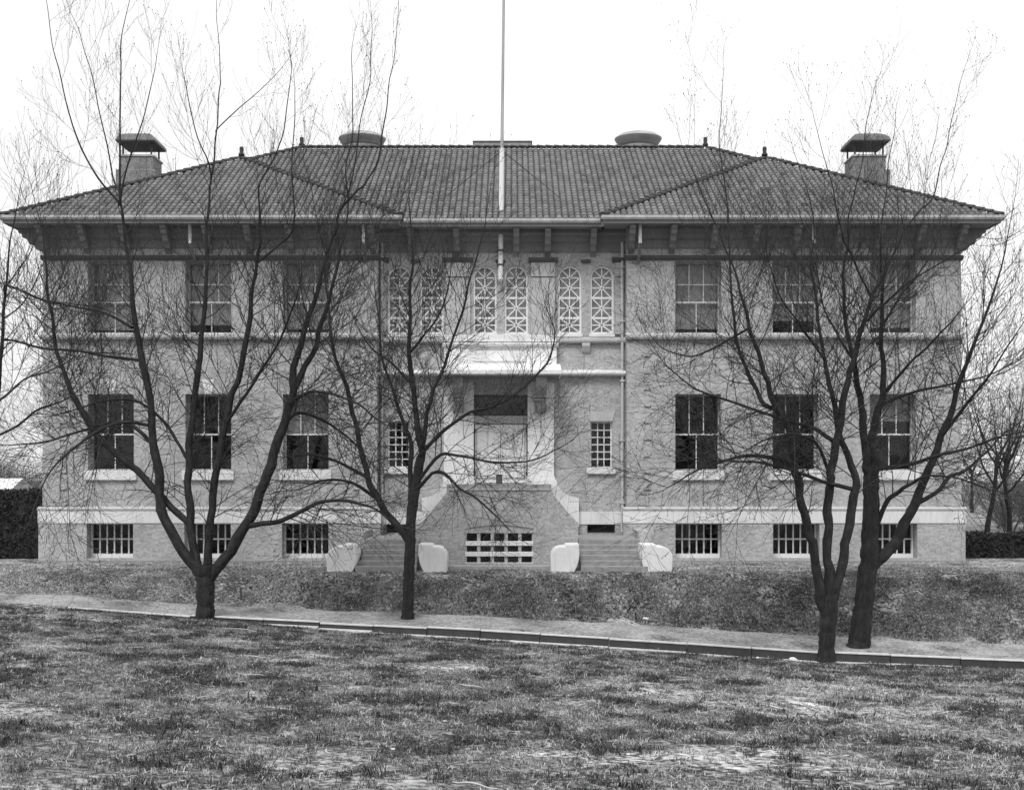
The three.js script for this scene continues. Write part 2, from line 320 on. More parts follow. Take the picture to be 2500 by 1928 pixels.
// arched upper windows with starburst tracery
const bar = (ax, ay, bx, by, w, z) => { const L = Math.hypot(bx - ax, by - ay); return box(-w / 2, w / 2, 0, L, -0.02, 0.02).rotateZ(Math.atan2(by - ay, bx - ax) - Math.PI / 2).translate(ax, ay, z); };
for (const cx of ARCHES) {
  const g = group('arched_window', school), z = -0.74, x0 = cx - AW / 2, x1 = cx + AW / 2, f = 0.07, r = AW / 2;
  const outer = new THREE.Shape(); outer.moveTo(x0, AY0); outer.lineTo(x1, AY0); outer.lineTo(x1, AYS); outer.absarc(cx, AYS, r, 0, Math.PI, false); outer.lineTo(x0, AY0);
  outer.holes.push(archPath(cx, AW - 2 * f, AY0 + f, AYS));
  part('frame', metreUV(extrude(outer, 0.1, { curveSegments: 20 }).translate(0, 0, z - 0.05)), M.white, g);
  const L = x0 + f, Rr = x1 - f, panels = [[AY0 + f, 8.56], [8.56, 9.27], [9.27, AYS]];
  for (const [i, [a, b]] of panels.entries()) {
    const cy = (a + b) / 2;
    if (i) part('rail', box(L, Rr, a - 0.035, a + 0.035, z - 0.03, z + 0.03), M.white, g);
    for (const [dx, dy] of [[L - cx, b - cy], [Rr - cx, b - cy], [L - cx, a - cy], [Rr - cx, a - cy], [0, b - cy], [0, a - cy], [L - cx, 0], [Rr - cx, 0]]) part('tracery_bar', bar(cx, cy, cx + dx, cy + dy, 0.038, z), M.white, g);
    const p = part('pane', new THREE.PlaneGeometry(Rr - L, b - a), M.glass, g); p.position.set(cx, cy, z - 0.025);
  }
  part('tracery_bar', box(L, Rr, AYS - 0.02, AYS + 0.02, z - 0.02, z + 0.02), M.white, g);
  for (const t of [45, 90, 135]) part('tracery_bar', bar(cx, AYS, cx + Math.cos(t * Math.PI / 180) * (r - f), AYS + Math.sin(t * Math.PI / 180) * (r - f), 0.036, z), M.white, g);
  const fan = part('pane', new THREE.CircleGeometry(r - f, 16, 0, Math.PI), M.glass, g); fan.position.set(cx, AYS, z - 0.025);
  part('blind', box(L - 0.02, Rr + 0.02, AY0 + f, AYS + r - 0.05, z - 0.2, z - 0.17), M.curtain, g);
  part('sill', rbox(x0 - 0.03, x1 + 0.03, AY0 - 0.12, AY0 - 0.003, -0.7, -0.5, 0.01), M.stone, g);
}
// pale pilasters between the arched windows, corbels, string course and ledges of the middle part
for (const [a, b] of [[-1.98, -1.12], [1.03, 1.87], [-4.2, -4.09], [3.99, 4.2]]) {
  const g = group('pilaster', school);
  part('shaft', rbox(a, b, 7.96, 9.96, -0.62, -0.5, 0.008), b - a > 0.5 ? M.pale : M.brick, g);
  part('neck', rbox(a, b, 10.0, 10.5, -0.62, -0.5, 0.008), b - a > 0.5 ? M.pale : M.brick, g);
  part('capital', alongX([[-0.62, 10.505], [-0.47, 10.505], [-0.4, 10.6], [-0.4, 10.66], [-0.62, 10.7]], a - 0.1, b + 0.1), M.dark, g);  // capital coloured dark to draw its shadow line
}
for (const x of [-3.06, -0.055, 2.96]) {
  const g = group('corbel', school);
  part('block', rbox(x - 0.17, x + 0.17, 10.5, 10.6, -0.62, -0.5, 0.01), M.dark, g);  // dark colour paints the shadow of the small corbel
  if (Math.abs(x) > 1) part('drop', alongX([[-0.62, 7.3], [-0.52, 7.36], [-0.42, 7.55], [-0.42, 7.655], [-0.62, 7.655]], x - 0.14, x + 0.14), M.pale, g);
}
for (const [a, b] of [[CX0, -2.06], [1.94, CX1]]) {
  part('string_course', alongX([[-0.62, 7.66], [-0.46, 7.66], [-0.42, 7.72], [-0.42, 7.8], [-0.55, 7.86], [-0.62, 7.86]], a, b), M.pale, school);
  part('ledge', alongX([[-0.62, 6.5], [-0.4, 6.5], [-0.33, 6.56], [-0.33, 6.62], [-0.62, 6.72]], a, b), M.stone, school);
}
// downpipes
for (const s of [-1, 1]) {
  const g = group('downpipe', school), x = s * 4.24;
  part('pipe', [new THREE.CylinderGeometry(0.055, 0.055, 10.4, 12).translate(x, 6.2, -0.49), new THREE.CylinderGeometry(0.05, 0.055, 0.4, 12).rotateX(0.5).translate(x, 0.88, -0.42)], M.gutter, g);
  for (const y of [2.0, 4.2, 6.3, 8.4, 10.3]) part('strap', box(x - 0.09, x + 0.09, y, y + 0.05, -0.62, -0.42), M.gutter, g);
  for (const [px, pz, dx] of [[s * 4.75, 0.99, 0], [s * 10.7, 0.99, 0]]) {      // short outlets dropping from the wing gutters
    const h = group('gutter_outlet', school);
    part('pipe', new THREE.CylinderGeometry(0.06, 0.06, 0.75, 12).translate(px, 11.32, 0.78), M.gutter, h);
    part('elbow', new THREE.CylinderGeometry(0.058, 0.058, 1.0, 12).rotateX(0.95).translate(px, 10.7, 0.4), M.soffit, h);
  }
}

// entrance: portal, hood on consoles, transom, double door
{
  const p = group('entrance_portal', school);
  for (const [a, b] of [[-2.05, DX0], [DX1, 1.83]]) {
    part('pilaster', rbox(a, b, 2.96, 6.28, -0.62, -0.36, 0.012), M.whitewash, p);
    part('pilaster_base', rbox(a - 0.03, b + 0.03, 2.5, 2.955, -0.62, -0.31, 0.012), M.whitewash, p);
  }
  part('frieze', rbox(-2.05, 1.83, 6.285, 6.427, -0.62, -0.33, 0.01), M.pale, p);
  part('hood', alongX([[-0.62, 6.43], [0.86, 6.43], [0.95, 6.47], [0.95, 6.6], [0.86, 6.64], [-0.28, 6.9], [-0.62, 6.9]], -2.1, 2.04), M.whitewash, p);
  part('hood_shade_board', box(-2.04, 1.98, 6.395, 6.428, -0.32, 0.84), M.soffit, p);  // dark board added to deepen the shade under the hood
  part('parapet', rbox(-2.04, 1.92, 6.905, 7.5, -0.62, -0.36, 0.01), M.whitewash, p);
  part('parapet_panel', rbox(-1.02, 0.86, 7.0, 7.38, -0.38, -0.32, 0.01), M.whitewash, p);
  for (const [a, b] of [[-2.04, -1.12], [1.0, 1.92]]) part('pedestal', rbox(a, b, 6.905, 7.5, -0.38, -0.31, 0.01), M.whitewash, p);
  part('parapet_coping', alongX([[-0.62, 7.505], [-0.26, 7.505], [-0.2, 7.58], [-0.2, 7.66], [-0.62, 7.7]], -2.1, 1.98), M.stone, p);
  part('parapet_band', rbox(-2.04, 1.92, 7.705, 7.95, -0.62, -0.46, 0.01), M.stone, p);
  for (const cx of [-1.52, 1.36]) {
    const s = new THREE.Shape(); s.moveTo(0, 5.2); s.bezierCurveTo(0.2, 5.16, 0.26, 5.4, 0.18, 5.52); s.lineTo(0.14, 5.56); s.bezierCurveTo(0.16, 5.76, 0.34, 5.78, 0.46, 5.84); s.bezierCurveTo(0.86, 5.86, 1.1, 6.1, 1.06, 6.42); s.lineTo(0, 6.42); s.closePath();
    part('console', metreUV(extrude(s, 0.34, { bevelEnabled: true, bevelSize: 0.015, bevelThickness: 0.015, bevelSegments: 1 }).rotateY(-Math.PI / 2).translate(cx + 0.17, 0, -0.36)), M.console, p);
    part('console_scroll', metreUV(new THREE.CylinderGeometry(0.13, 0.13, 0.4, 16).rotateZ(Math.PI / 2).translate(cx, 5.33, -0.22)), M.console, p);
    part('console_scroll', metreUV(new THREE.CylinderGeometry(0.2, 0.2, 0.4, 18).rotateZ(Math.PI / 2).translate(cx, 6.16, 0.46)), M.console, p);
    for (const y of [5.62, 5.74]) part('console_fillet', rbox(cx - 0.19, cx + 0.19, y, y + 0.05, -0.37, -0.14 + (y - 5.6) * 1.2, 0.01), M.pale, p);
  }
  part('transom_bar', rbox(DX0 + 0.003, DX1 - 0.003, 4.82, 5.1, -0.95, -0.68, 0.012), M.pale, p);
  const t = group('transom_window', school);
  part('frame', [box(DX0, DX1, 5.1, 5.15, -0.85, -0.78), box(DX0, DX1, 5.78, 5.84, -0.85, -0.78)], M.dark, t);
  for (let k = 0; k < 2; k++) { const q = part('pane', new THREE.PlaneGeometry(0.94, 0.64), M.glass, t); q.position.set(lerp(DX0, DX1, 0.25 + 0.5 * k), 5.465, -0.82); }
  for (let k = 0; k < 7; k++) { const x = DX0 + 0.1 + k * 0.29; part('lattice_bar', bar(x - 0.12, 5.15, x + 0.18, 5.78, 0.022, -0.79), M.metalDark, t); part('lattice_bar', bar(x + 0.18, 5.15, x - 0.12, 5.78, 0.022, -0.775), M.metalDark, t); }
  for (const s of [-1, 1]) {
    const d = group('door', school), cx = -0.05, a = s < 0 ? DX0 + 0.03 : cx + 0.006, b = s < 0 ? cx - 0.006 : DX1 - 0.03;
    part('leaf', rbox(a, b, 2.72, 4.8, -0.83, -0.76, 0.008), M.door, d);
    for (const [y0, y1] of [[2.9, 3.5], [3.62, 4.66]]) for (const k of [0, 1]) { const u = lerp(a, b, 0.08 + 0.44 * k), v = lerp(a, b, 0.48 + 0.44 * k); part('panel', rbox(u, v, y0, y1, -0.77, -0.71, 0.02), M.door, d); }
    part('handle', new THREE.SphereGeometry(0.035, 10, 8).translate(cx + s * 0.08, 3.66, -0.72), M.metalDark, d);
    for (const y of [3.0, 4.5]) part('hinge', box((s < 0 ? a : b) - 0.03, (s < 0 ? a : b) + 0.03, y, y + 0.14, -0.765, -0.745), M.metalDark, d);
  }
}

// eaves: soffits, fascia, gutters, brackets
const E = 11.81, TP = 0.525, RO = 17.0, RI = 3.5, ZW = 1.1, ZM = 0.5, RC = 10.25, RH = 6.75, RX = 8.3, ZR = ZM - 8.7, ZB = ZM - 17.4;
for (const s of [-1, 1]) {
  const a = s < 0 ? -RO : RI, b = s < 0 ? -RI : RO;
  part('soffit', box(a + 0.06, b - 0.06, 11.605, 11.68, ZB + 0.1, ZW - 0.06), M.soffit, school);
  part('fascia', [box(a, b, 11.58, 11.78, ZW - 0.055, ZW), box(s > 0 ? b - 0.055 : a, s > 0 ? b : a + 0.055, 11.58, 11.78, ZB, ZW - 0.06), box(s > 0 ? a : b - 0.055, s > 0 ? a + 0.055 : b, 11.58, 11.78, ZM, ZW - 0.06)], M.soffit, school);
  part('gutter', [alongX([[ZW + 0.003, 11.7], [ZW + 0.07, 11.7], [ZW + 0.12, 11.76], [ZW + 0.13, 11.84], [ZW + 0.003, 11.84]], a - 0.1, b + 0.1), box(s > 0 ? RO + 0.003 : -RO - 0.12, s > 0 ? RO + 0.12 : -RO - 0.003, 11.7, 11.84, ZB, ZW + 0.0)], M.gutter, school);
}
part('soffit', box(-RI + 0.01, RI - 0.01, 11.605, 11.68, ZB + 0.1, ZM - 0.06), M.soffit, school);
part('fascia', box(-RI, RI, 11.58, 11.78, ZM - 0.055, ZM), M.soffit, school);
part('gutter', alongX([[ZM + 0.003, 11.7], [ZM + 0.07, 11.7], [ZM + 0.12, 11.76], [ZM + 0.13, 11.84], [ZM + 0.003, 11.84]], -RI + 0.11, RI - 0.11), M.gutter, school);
{
  const prof = [[0, 11.6], [0.97, 11.6], [0.97, 11.47], [0.84, 11.42], [0.8, 11.3], [0.62, 11.24], [0.56, 11.08], [0.36, 11.02], [0.28, 10.88], [0.1, 10.82], [0, 10.7]];
  const g = metreUV(extrude(poly(prof), 0.2).translate(0, 0, -0.1));           // stands out along +x
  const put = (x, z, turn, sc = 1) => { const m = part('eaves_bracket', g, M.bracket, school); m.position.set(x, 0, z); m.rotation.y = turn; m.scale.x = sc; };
  for (const s of [-1, 1]) {
    for (let k = 0; k < 9; k++) put(s * lerp(WI + 0.14, WX - 0.14, k / 8), 0.002, -Math.PI / 2);
    for (let k = 0; k < 11; k++) put(s * (WX + 0.002), -0.16 - k * 1.5, s > 0 ? 0 : Math.PI, 0.92);
  }
  for (let k = 0; k < 5; k++) put(lerp(-3.2, 3.2, k / 4) + (k === 2 ? 0.5 : 0), -0.598, -Math.PI / 2);
  for (const s of [-1, 1]) part('shade_cornice_board', alongX([[-0.02, 10.9], [0.05, 10.9], [0.09, 10.98], [0.09, 11.18], [0.26, 11.25], [0.28, 11.42], [0.42, 11.48], [0.42, 11.6], [-0.02, 11.6]], s < 0 ? -WX : WI, s < 0 ? -WI : WX), M.soffit, school);  // stepped dark boards added to deepen the shade under the eaves
  part('shade_cornice_board', alongX([[-0.62, 10.86], [-0.55, 10.86], [-0.51, 10.94], [-0.51, 11.18], [-0.34, 11.25], [-0.32, 11.42], [-0.18, 11.48], [-0.18, 11.6], [-0.62, 11.6]], CX0, CX1), M.soffit, school);  // same added shade boards along the middle part
}

// roof: deck, barrel tiles course on course, hip and ridge tiles, finials
{
  const roof = group('roof', school), h = (d) => E + TP * d;
  const AP = [RC, h(RH), ZW - RH], JN = [RC, h(RH), ZM - RH], RE = [RX, h(RO - RX), ZR];
  const mir = (p) => [-p[0], p[1], p[2]];
  const slopes = [];                                                     // [corners, eave direction u, level run direction upslope]
  const mainFront = [[-RI, E, ZM], [RI, E, ZM], JN, RE, mir(RE), mir(JN)];
  slopes.push([mainFront, [1, 0], [0, -1]]);
  for (const s of [1, -1]) {
    const q = (p) => s > 0 ? p : mir(p);
    slopes.push([[[RI, E, ZW], [RO, E, ZW], AP].map(q), [1, 0], [0, -1]]);
    slopes.push([[[RO, E, ZW], [RO, E, ZB], RE, JN, AP].map(q), [0, -s], [-s, 0]]);
    slopes.push([[[RI, E, ZM], [RI, E, ZW], AP, JN].map(q), [0, s], [s, 0]]);
  }
  const back = [[-RO, E, ZB], [RO, E, ZB], RE, mir(RE)];
  const pos = [];
  for (const c of [...slopes.map((s) => s[0]), back]) for (let i = 1; i < c.length - 1; i++) pos.push(...c[0], ...c[i], ...c[i + 1]);
  const dg = new THREE.BufferGeometry(); dg.setAttribute('position', new THREE.Float32BufferAttribute(pos, 3));
  part('deck', metreUV(dg), M.roofDeck, roof);
  const FLAT = 0.72;
  const barrel = (r0, r1, L, seg = 6) => {                               // half barrel lying along z, lower (larger) end at +z
    const p = [], n = [], uv = [], idx = [];
    for (let j = 0; j < 2; j++) for (let i = 0; i <= seg; i++) { const a = Math.PI * i / seg, r = j ? r0 : r1; p.push(Math.cos(a) * r, Math.sin(a) * r * FLAT, j ? L : 0); n.push(Math.cos(a), Math.sin(a), 0); uv.push(i / seg * 0.3, j * L); }
    for (let i = 0; i < seg; i++) idx.push(i, i + 1, i + seg + 1, i + 1, i + seg + 2, i + seg + 1);
    const c = p.length / 3; p.push(0, 0, L); n.push(0, 0, 1); uv.push(0, 0);
    for (let i = 0; i <= seg; i++) { const a = Math.PI * i / seg; p.push(Math.cos(a) * r0, Math.sin(a) * r0 * FLAT, L); n.push(0, 0, 1); uv.push(0.1, 0.1); }
    for (let i = 0; i < seg; i++) idx.push(c, c + 1 + i, c + 2 + i);
    const g = new THREE.BufferGeometry(); g.setAttribute('position', new THREE.Float32BufferAttribute(p, 3)); g.setAttribute('normal', new THREE.Float32BufferAttribute(n, 3)); g.setAttribute('uv', new THREE.Float32BufferAttribute(uv, 2)); g.setIndex(idx); return g;
  };
  const tileG = barrel(0.108, 0.096, 0.38), R = mulberry(4242), mats = [], cols = [];
  const inside = (c, x, z) => { let r = false; for (let i = 0, j = c.length - 1; i < c.length; j = i++) { const [xi, , zi] = c[i], [xj, , zj] = c[j]; if (zi > z !== zj > z && x < (xj - xi) * (z - zi) / (zj - zi) + xi) r = !r; } return r; };
  const shades = [0.15, 0.2, 0.24, 0.29].map((v) => { const m = M.tile.clone(); m.color.setRGB(v, v, v); return m; });
  const ca = 1 / Math.hypot(1, TP), sa = TP * ca, m4 = new THREE.Matrix4(), tilt = new THREE.Matrix4().makeRotationX(-0.05);
  for (const [si, [c, [ux, uz], [vx, vz]]] of slopes.entries()) {
    const U = new THREE.Vector3(ux, 0, uz), V = new THREE.Vector3(vx * ca, sa, vz * ca), N = new THREE.Vector3().crossVectors(U, V).normalize(); if (N.y < 0) N.negate();
    const X = new THREE.Vector3().crossVectors(N, V.clone().negate());
    let u0 = 1e9, u1 = -1e9, e0 = null;
    for (const p of c) { const u = p[0] * ux + p[2] * uz; u0 = Math.min(u0, u); u1 = Math.max(u1, u); }
    e0 = c[0][0] * vx + c[0][2] * vz;
    for (let k = 0; k < 31; k++) for (let u = Math.ceil(u0 / 0.22) * 0.22; u < u1; u += 0.22) {
      const run = 0.16 + k * 0.335 * ca, w = e0 + run, x = ux * u + vx * w, z = uz * u + vz * w;
      if (!inside(c, x, z)) continue;
      const y = E + TP * run + 0.012;
      m4.makeBasis(X, N, V.clone().negate()).setPosition(x + V.x * 0.17, y + V.y * 0.17, z + V.z * 0.17).multiply(tilt);
      m4.multiply(new THREE.Matrix4().makeRotationY((R() - 0.5) * 0.05));
      const front = k === 0 && (si === 0 || si === 1 || si === 4);
      if (front) { const t = part('roof_tile', tileG, shades[Math.floor(R() * 4)], roof); t.applyMatrix4(m4); }
      else { mats.push(m4.clone()); const patch = fbm(x * 0.5 + si * 7, (z + y) * 0.5, 401, 3) - 0.5; cols.push(clamp(0.21 + 0.11 * (R() - 0.5) + 0.09 * patch + (R() < 0.05 ? -0.06 : 0), 0.05, 0.42)); }
    }
  }
  const im = new THREE.InstancedMesh(tileG, M.tile, mats.length), col = new THREE.Color();
  mats.forEach((m, i) => { im.setMatrixAt(i, m); im.setColorAt(i, col.setRGB(cols[i], cols[i], cols[i])); });
  im.name = 'roof_tiles'; im.userData.kind = 'stuff'; im.castShadow = im.receiveShadow = true; roof.add(im);
  const capG = barrel(0.15, 0.12, 0.42, 7);
  const lines = [[mir(RE), RE]];
  for (const s of [1, -1]) { const q = (p) => s > 0 ? p : mir(p); lines.push([q([RI, E, ZW]), q(AP)], [q([RO, E, ZW]), q(AP)], [q(JN), q(AP)], [q(JN), q(RE)], [q([RO, E, ZB]), q(RE)]); }
  for (const [a, b] of lines) {
    const A = new THREE.Vector3(...a), B = new THREE.Vector3(...b), d = B.clone().sub(A), L = d.length(); d.normalize();
    const Z = d.clone().negate(), X = new THREE.Vector3(0, 1, 0).cross(Z).normalize(), Y = Z.clone().cross(X);
    for (let t = 0.36; t < L + 0.1; t += 0.36) { const p = A.clone().addScaledVector(d, Math.min(t, L)); m4.makeBasis(X, Y, Z).setPosition(p.x, p.y + 0.05, p.z).multiply(tilt); part('ridge_tile', capG, M.tileDark, roof).applyMatrix4(m4); }
  }
  for (const p of [AP, mir(AP), RE, mir(RE)]) {
    const f = part('finial', new THREE.LatheGeometry([[0, 0], [0.12, 0], [0.12, 0.08], [0.075, 0.14], [0.085, 0.3], [0.07, 0.36], [0, 0.38]].map(([r, y]) => new THREE.Vector2(r, y)), 10), M.tileDark, roof); f.position.set(p[0], p[1] + 0.12, p[2]);
  }
  // round metal ventilators and a skylight curb behind the ridge
  for (const x of [-5.99, 5.69]) {
    const g = group('roof_ventilator', school);
    part('drum', new THREE.CylinderGeometry(0.78, 0.7, 1.8, 28, 1, true).translate(x, 15.95, ZR - 1.6), M.vent, g);
    part('cap', new THREE.LatheGeometry([[0.72, 16.86], [0.82, 16.88], [1.0, 17.17], [1.0, 17.21], [0.8, 17.35], [0.45, 17.45], [0, 17.48]].map(([r, y]) => new THREE.Vector2(r, y)), 32).translate(x, 0, ZR - 1.6), M.vent, g);
    part('rim_band', new THREE.TorusGeometry(0.74, 0.035, 6, 32).rotateX(Math.PI / 2).translate(x, 16.84, ZR - 1.6), M.metalDark, g);
  }
  const sk = group('skylight', school);
  part('curb', rbox(-1.25, 1.15, 15.4, 16.92, ZR - 2.6, ZR - 1.0, 0.03), M.vent, sk);
  part('curb_coping', rbox(-1.3, 1.2, 16.925, 16.97, ZR - 2.65, ZR - 0.95, 0.015), M.vent, sk);
  // chimneys: brick stack, wider collar, metal hood on posts
  for (const s of [-1, 1]) {
    const g = group('chimney', school), x = s * 14.28, z = -6;
    part('stack', rbox(x - 0.64, x + 0.64, 12.4, 15.38, z - 0.65, z + 0.65, 0.02), M.sootBrick, g);
    part('collar', rbox(x - 0.78, x + 0.78, 12.4, 14.86, z - 0.79, z + 0.79, 0.03), M.sootBrick, g);
    part('stack_cap', rbox(x - 0.68, x + 0.68, 15.385, 15.47, z - 0.69, z + 0.69, 0.02), M.concrete, g);
    for (const [a, b] of [[-0.55, -0.55], [0.55, -0.55], [-0.55, 0.55], [0.55, 0.55]]) part('post', box(x + a - 0.03, x + a + 0.03, 15.475, 15.97, z + b - 0.03, z + b + 0.03), M.metalDark, g);
    const hg = new THREE.BufferGeometry(), v = [], W = 0.76, D = 0.9, yb = 15.95, ring = [[W, D, yb], [W, D, yb + 0.05], [W * 0.93, D * 0.93, yb + 0.18], [W * 0.76, D * 0.76, yb + 0.3], [W * 0.5, D * 0.5, yb + 0.39], [W * 0.2, D * 0.2, yb + 0.43]];
    const cor = (r) => [[-r[0], r[2], -r[1]], [r[0], r[2], -r[1]], [r[0], r[2], r[1]], [-r[0], r[2], r[1]]];
    for (let k = 0; k < 5; k++) { const A = cor(ring[k]), B = cor(ring[k + 1]); for (let i = 0; i < 4; i++) { const j = (i + 1) % 4; v.push(...A[i], ...B[i], ...A[j], ...A[j], ...B[i], ...B[j]); } }
    const Tt = cor(ring[5]); v.push(...Tt[0], ...Tt[2], ...Tt[1], ...Tt[0], ...Tt[3], ...Tt[2]); const Bt = cor([W - 0.01, D - 0.01, yb + 0.004]); v.push(...Bt[0], ...Bt[1], ...Bt[2], ...Bt[0], ...Bt[2], ...Bt[3]);
    hg.setAttribute('position', new THREE.Float32BufferAttribute(v, 3));
    part('hood', metreUV(hg).translate(x, 0, z), M.hood, g);
    part('hood_shade_sheet', box(x - W + 0.03, x + W - 0.03, yb - 0.03, yb - 0.004, z - D + 0.03, z + D - 0.03), M.dark, g);  // dark sheet, shade of the underside put into its colour
  }
}

// ---------------------------------------------------------------- entrance stair
{
  const st = thing('entrance_stair', 'brick entrance stair block with barred vent opening and white scrolled cheek stones', 'stair');
  const X0 = -2.67, X1 = 2.53, ZF = 2.6;
  const slopeR = [[X1, -0.6], [X1, 1.52]], flat = 2.5;
  const s = new THREE.Shape(); s.moveTo(X0, -0.6); s.lineTo(X1, -0.6); s.lineTo(X1, 1.45); s.bezierCurveTo(2.3, 1.6, 1.95, 2.1, 1.6, flat); s.lineTo(-1.76, flat); s.bezierCurveTo(-2.09, 2.1, -2.44, 1.6, X0, 1.45); s.closePath();
  const vx0 = -1.2, vx1 = 1.06, hole = new THREE.Path(); hole.moveTo(vx0, 0.12); hole.lineTo(vx1, 0.12); hole.lineTo(vx1, 1.25); hole.quadraticCurveTo((vx0 + vx1) / 2, 1.48, vx0, 1.25); hole.closePath(); s.holes.push(hole);
  part('front_wall', metreUV(extrude(s, 0.4).translate(0, 0, ZF - 0.4)), M.brick, st);
  part('base_strip', rbox(-1.9, 1.75, -0.3, 0.06, ZF + 0.02, ZF + 0.5, 0.015), M.concrete, st);
  part('landing', box(-1.7, 1.56, 2.3, 2.49, 0.62, ZF - 0.405), M.step, st);
  part('landing_nosing', rbox(-1.72, 1.58, 2.503, 2.56, ZF - 0.42, ZF + 0.03, 0.012), M.concrete, st);
  part('threshold_step', rbox(-1.9, 1.7, 2.3, 2.69, -0.54, 0.6, 0.015), M.step, st);
  part('vault_back', box(-1.69, 1.55, -0.5, 2.28, 0.4, 0.5), M.brick, st);
  for (const x of [X0 + 0.02, X1 - 1.0]) part('vault_side', box(x, x + 0.98, -0.5, 0.89, 0.505, ZF - 0.42), M.brick, st);
  // barred vent: five by three openings
  const v = group('vent_grille', st);
  part('head', metreUV(extrude((() => { const h = new THREE.Shape(); h.moveTo(vx0, 1.1); h.lineTo(vx1, 1.1); h.lineTo(vx1, 1.245); h.quadraticCurveTo((vx0 + vx1) / 2, 1.475, vx0, 1.245); h.closePath(); return h; })(), 0.12).translate(0, 0, ZF - 0.16)), M.pale, v);
  for (const y of [0.76, 0.41]) part('cross_bar', rbox(vx0, vx1, y - 0.075, y + 0.075, ZF - 0.17, ZF - 0.02, 0.012), M.white, v);
  part('bottom_bar', rbox(vx0, vx1, 0.06, 0.13, ZF - 0.17, ZF - 0.01, 0.012), M.white, v);
  for (let k = 0; k <= 5; k++) { const x = lerp(vx0, vx1, k / 5); part('upright_bar', box(x - 0.055, x + 0.055, 0.1, 1.2, ZF - 0.13, ZF - 0.06), M.pale, v); }
  for (const sd of [-1, 1]) {
    const xi = sd < 0 ? -2.68 : 2.54, xo = sd < 0 ? -4.52 : 4.56, lo = Math.min(xi, xo), hi = Math.max(xi, xo);
    part('lower_landing', box(lo + 0.005, hi - 0.005, -0.4, 0.9, -0.4, 2.32), M.step, st);
    for (let k = 0; k < 6; k++) part('step', rbox(lo + 0.005 - (sd < 0 && k > 3 ? 0.12 : 0), hi - 0.005 + (sd > 0 && k > 3 ? 0.12 : 0), -0.4, 0.9 - 0.155 * (k + 1) + 0.15, 2.33 + k * 0.3, 2.33 + (k + 1) * 0.3 + 0.02, 0.02), M.step, st);
    for (let k = 0; k < 8; k++) { const a = sd < 0 ? lerp(-2.66, -1.71, k / 8) : lerp(1.57, 2.52, k / 8), b = a + 0.117, t = sd < 0 ? k : 7 - k; part('step', box(a, b, -0.3, 0.9 + 0.2 * t, 0.55, ZF - 0.41), M.step, st); }
    // white sweep of stone along the wall beside the upper flight
    const w = new THREE.Shape(), f = (x) => sd < 0 ? -0.12 - x : x;
    w.moveTo(f(1.3), 2.86); w.lineTo(f(1.9), 2.86); w.lineTo(f(1.93), 2.76); w.bezierCurveTo(f(2.02), 2.42, f(2.28), 2.3, f(2.5), 2.24); w.lineTo(f(2.7), 2.2); w.lineTo(f(2.7), 1.2); w.lineTo(f(1.3), 1.2); w.closePath();
    part('string_stone', metreUV(extrude(w, 0.22).translate(0, 0, -0.51)), M.whitewash, st);
    // brick cheek wall with a swept top, then the scrolled white end stones
    const co = sd < 0 ? [-4.92, -4.53] : [4.57, 4.96];
    part('cheek_wall', alongX([[-0.4, -0.5], [3.1, -0.5], [3.1, 0.62], [2.15, 0.62], [2.1, 1.12], [-0.4, 1.16]], ...co), M.brick, st);
    for (const [a, b, outer] of sd < 0 ? [[-5.52, -4.57, -1], [-2.6, -1.74, 1]] : [[4.46, 5.43, 1], [1.6, 2.47, -1]]) {
      const c = new THREE.Shape(), W = b - a, m = (t) => outer > 0 ? a + t * W : b - t * W;      // t = 0 on the stair's side
      c.moveTo(m(0.18), -0.2); c.lineTo(m(0.97), -0.2); c.lineTo(m(1), 0.36); c.bezierCurveTo(m(0.99), 0.58, m(0.86), 0.7, m(0.64), 0.72); c.lineTo(m(0.5), 0.72); c.lineTo(m(0.44), 0.79); c.lineTo(m(0.02), 0.79); c.lineTo(m(0.0), 0.5); c.bezierCurveTo(m(0.03), 0.25, m(0.1), 0.08, m(0.18), -0.02); c.closePath();
      part('cheek_stone', metreUV(extrude(c, 0.95, { bevelEnabled: true, bevelSize: 0.03, bevelThickness: 0.04, bevelSegments: 2 }).translate(0, 0, 3.15)), M.whitewash, st);
    }
  }
}
{
  const b = thing('boot_scraper_box', 'small dark box standing on the doorstep before the double door', 'box', [-0.1, 2.69, -0.2]);
  part('body', rbox(-0.11, 0.11, 0.002, 0.3, -0.12, 0.1, 0.015), M.dark, b);
  part('lid', rbox(-0.125, 0.125, 0.303, 0.33, -0.13, 0.115, 0.01), M.metalDark, b);
}
{
  const f = thing('flagpole', 'tall white flagpole rising from the facade through the eaves above the entrance', 'flagpole', [-0.06, 9.86, -0.35]);
  f.rotation.z = -0.012;
  const cyl = (r0, r1, a, b) => new THREE.CylinderGeometry(r1, r0, b - a, 14).translate(0, (a + b) / 2, 0);
  part('mast', cyl(0.09, 0.085, 0.12, 4.62), M.white, f);
  part('topmast', cyl(0.058, 0.04, 4.62, 13.6), M.concrete, f);
  part('foot_ball', new THREE.SphereGeometry(0.1, 12, 10).translate(0, 0.04, 0), M.white, f);
  for (const y of [0.5, 1.0]) part('clamp', box(-0.12, 0.12, y, y + 0.06, -0.26, 0.1), M.metalDark, f);
  for (const x of [2.2, -2.1]) {                      // guy wires down to the roof
    const a = new THREE.Vector3(0, 4.55, 0), b = new THREE.Vector3(x, 3.14, -1.43);
    part('guy_wire', new THREE.TubeGeometry(new THREE.LineCurve3(a, b), 1, 0.014, 5), M.metalDark, f);
  }
}

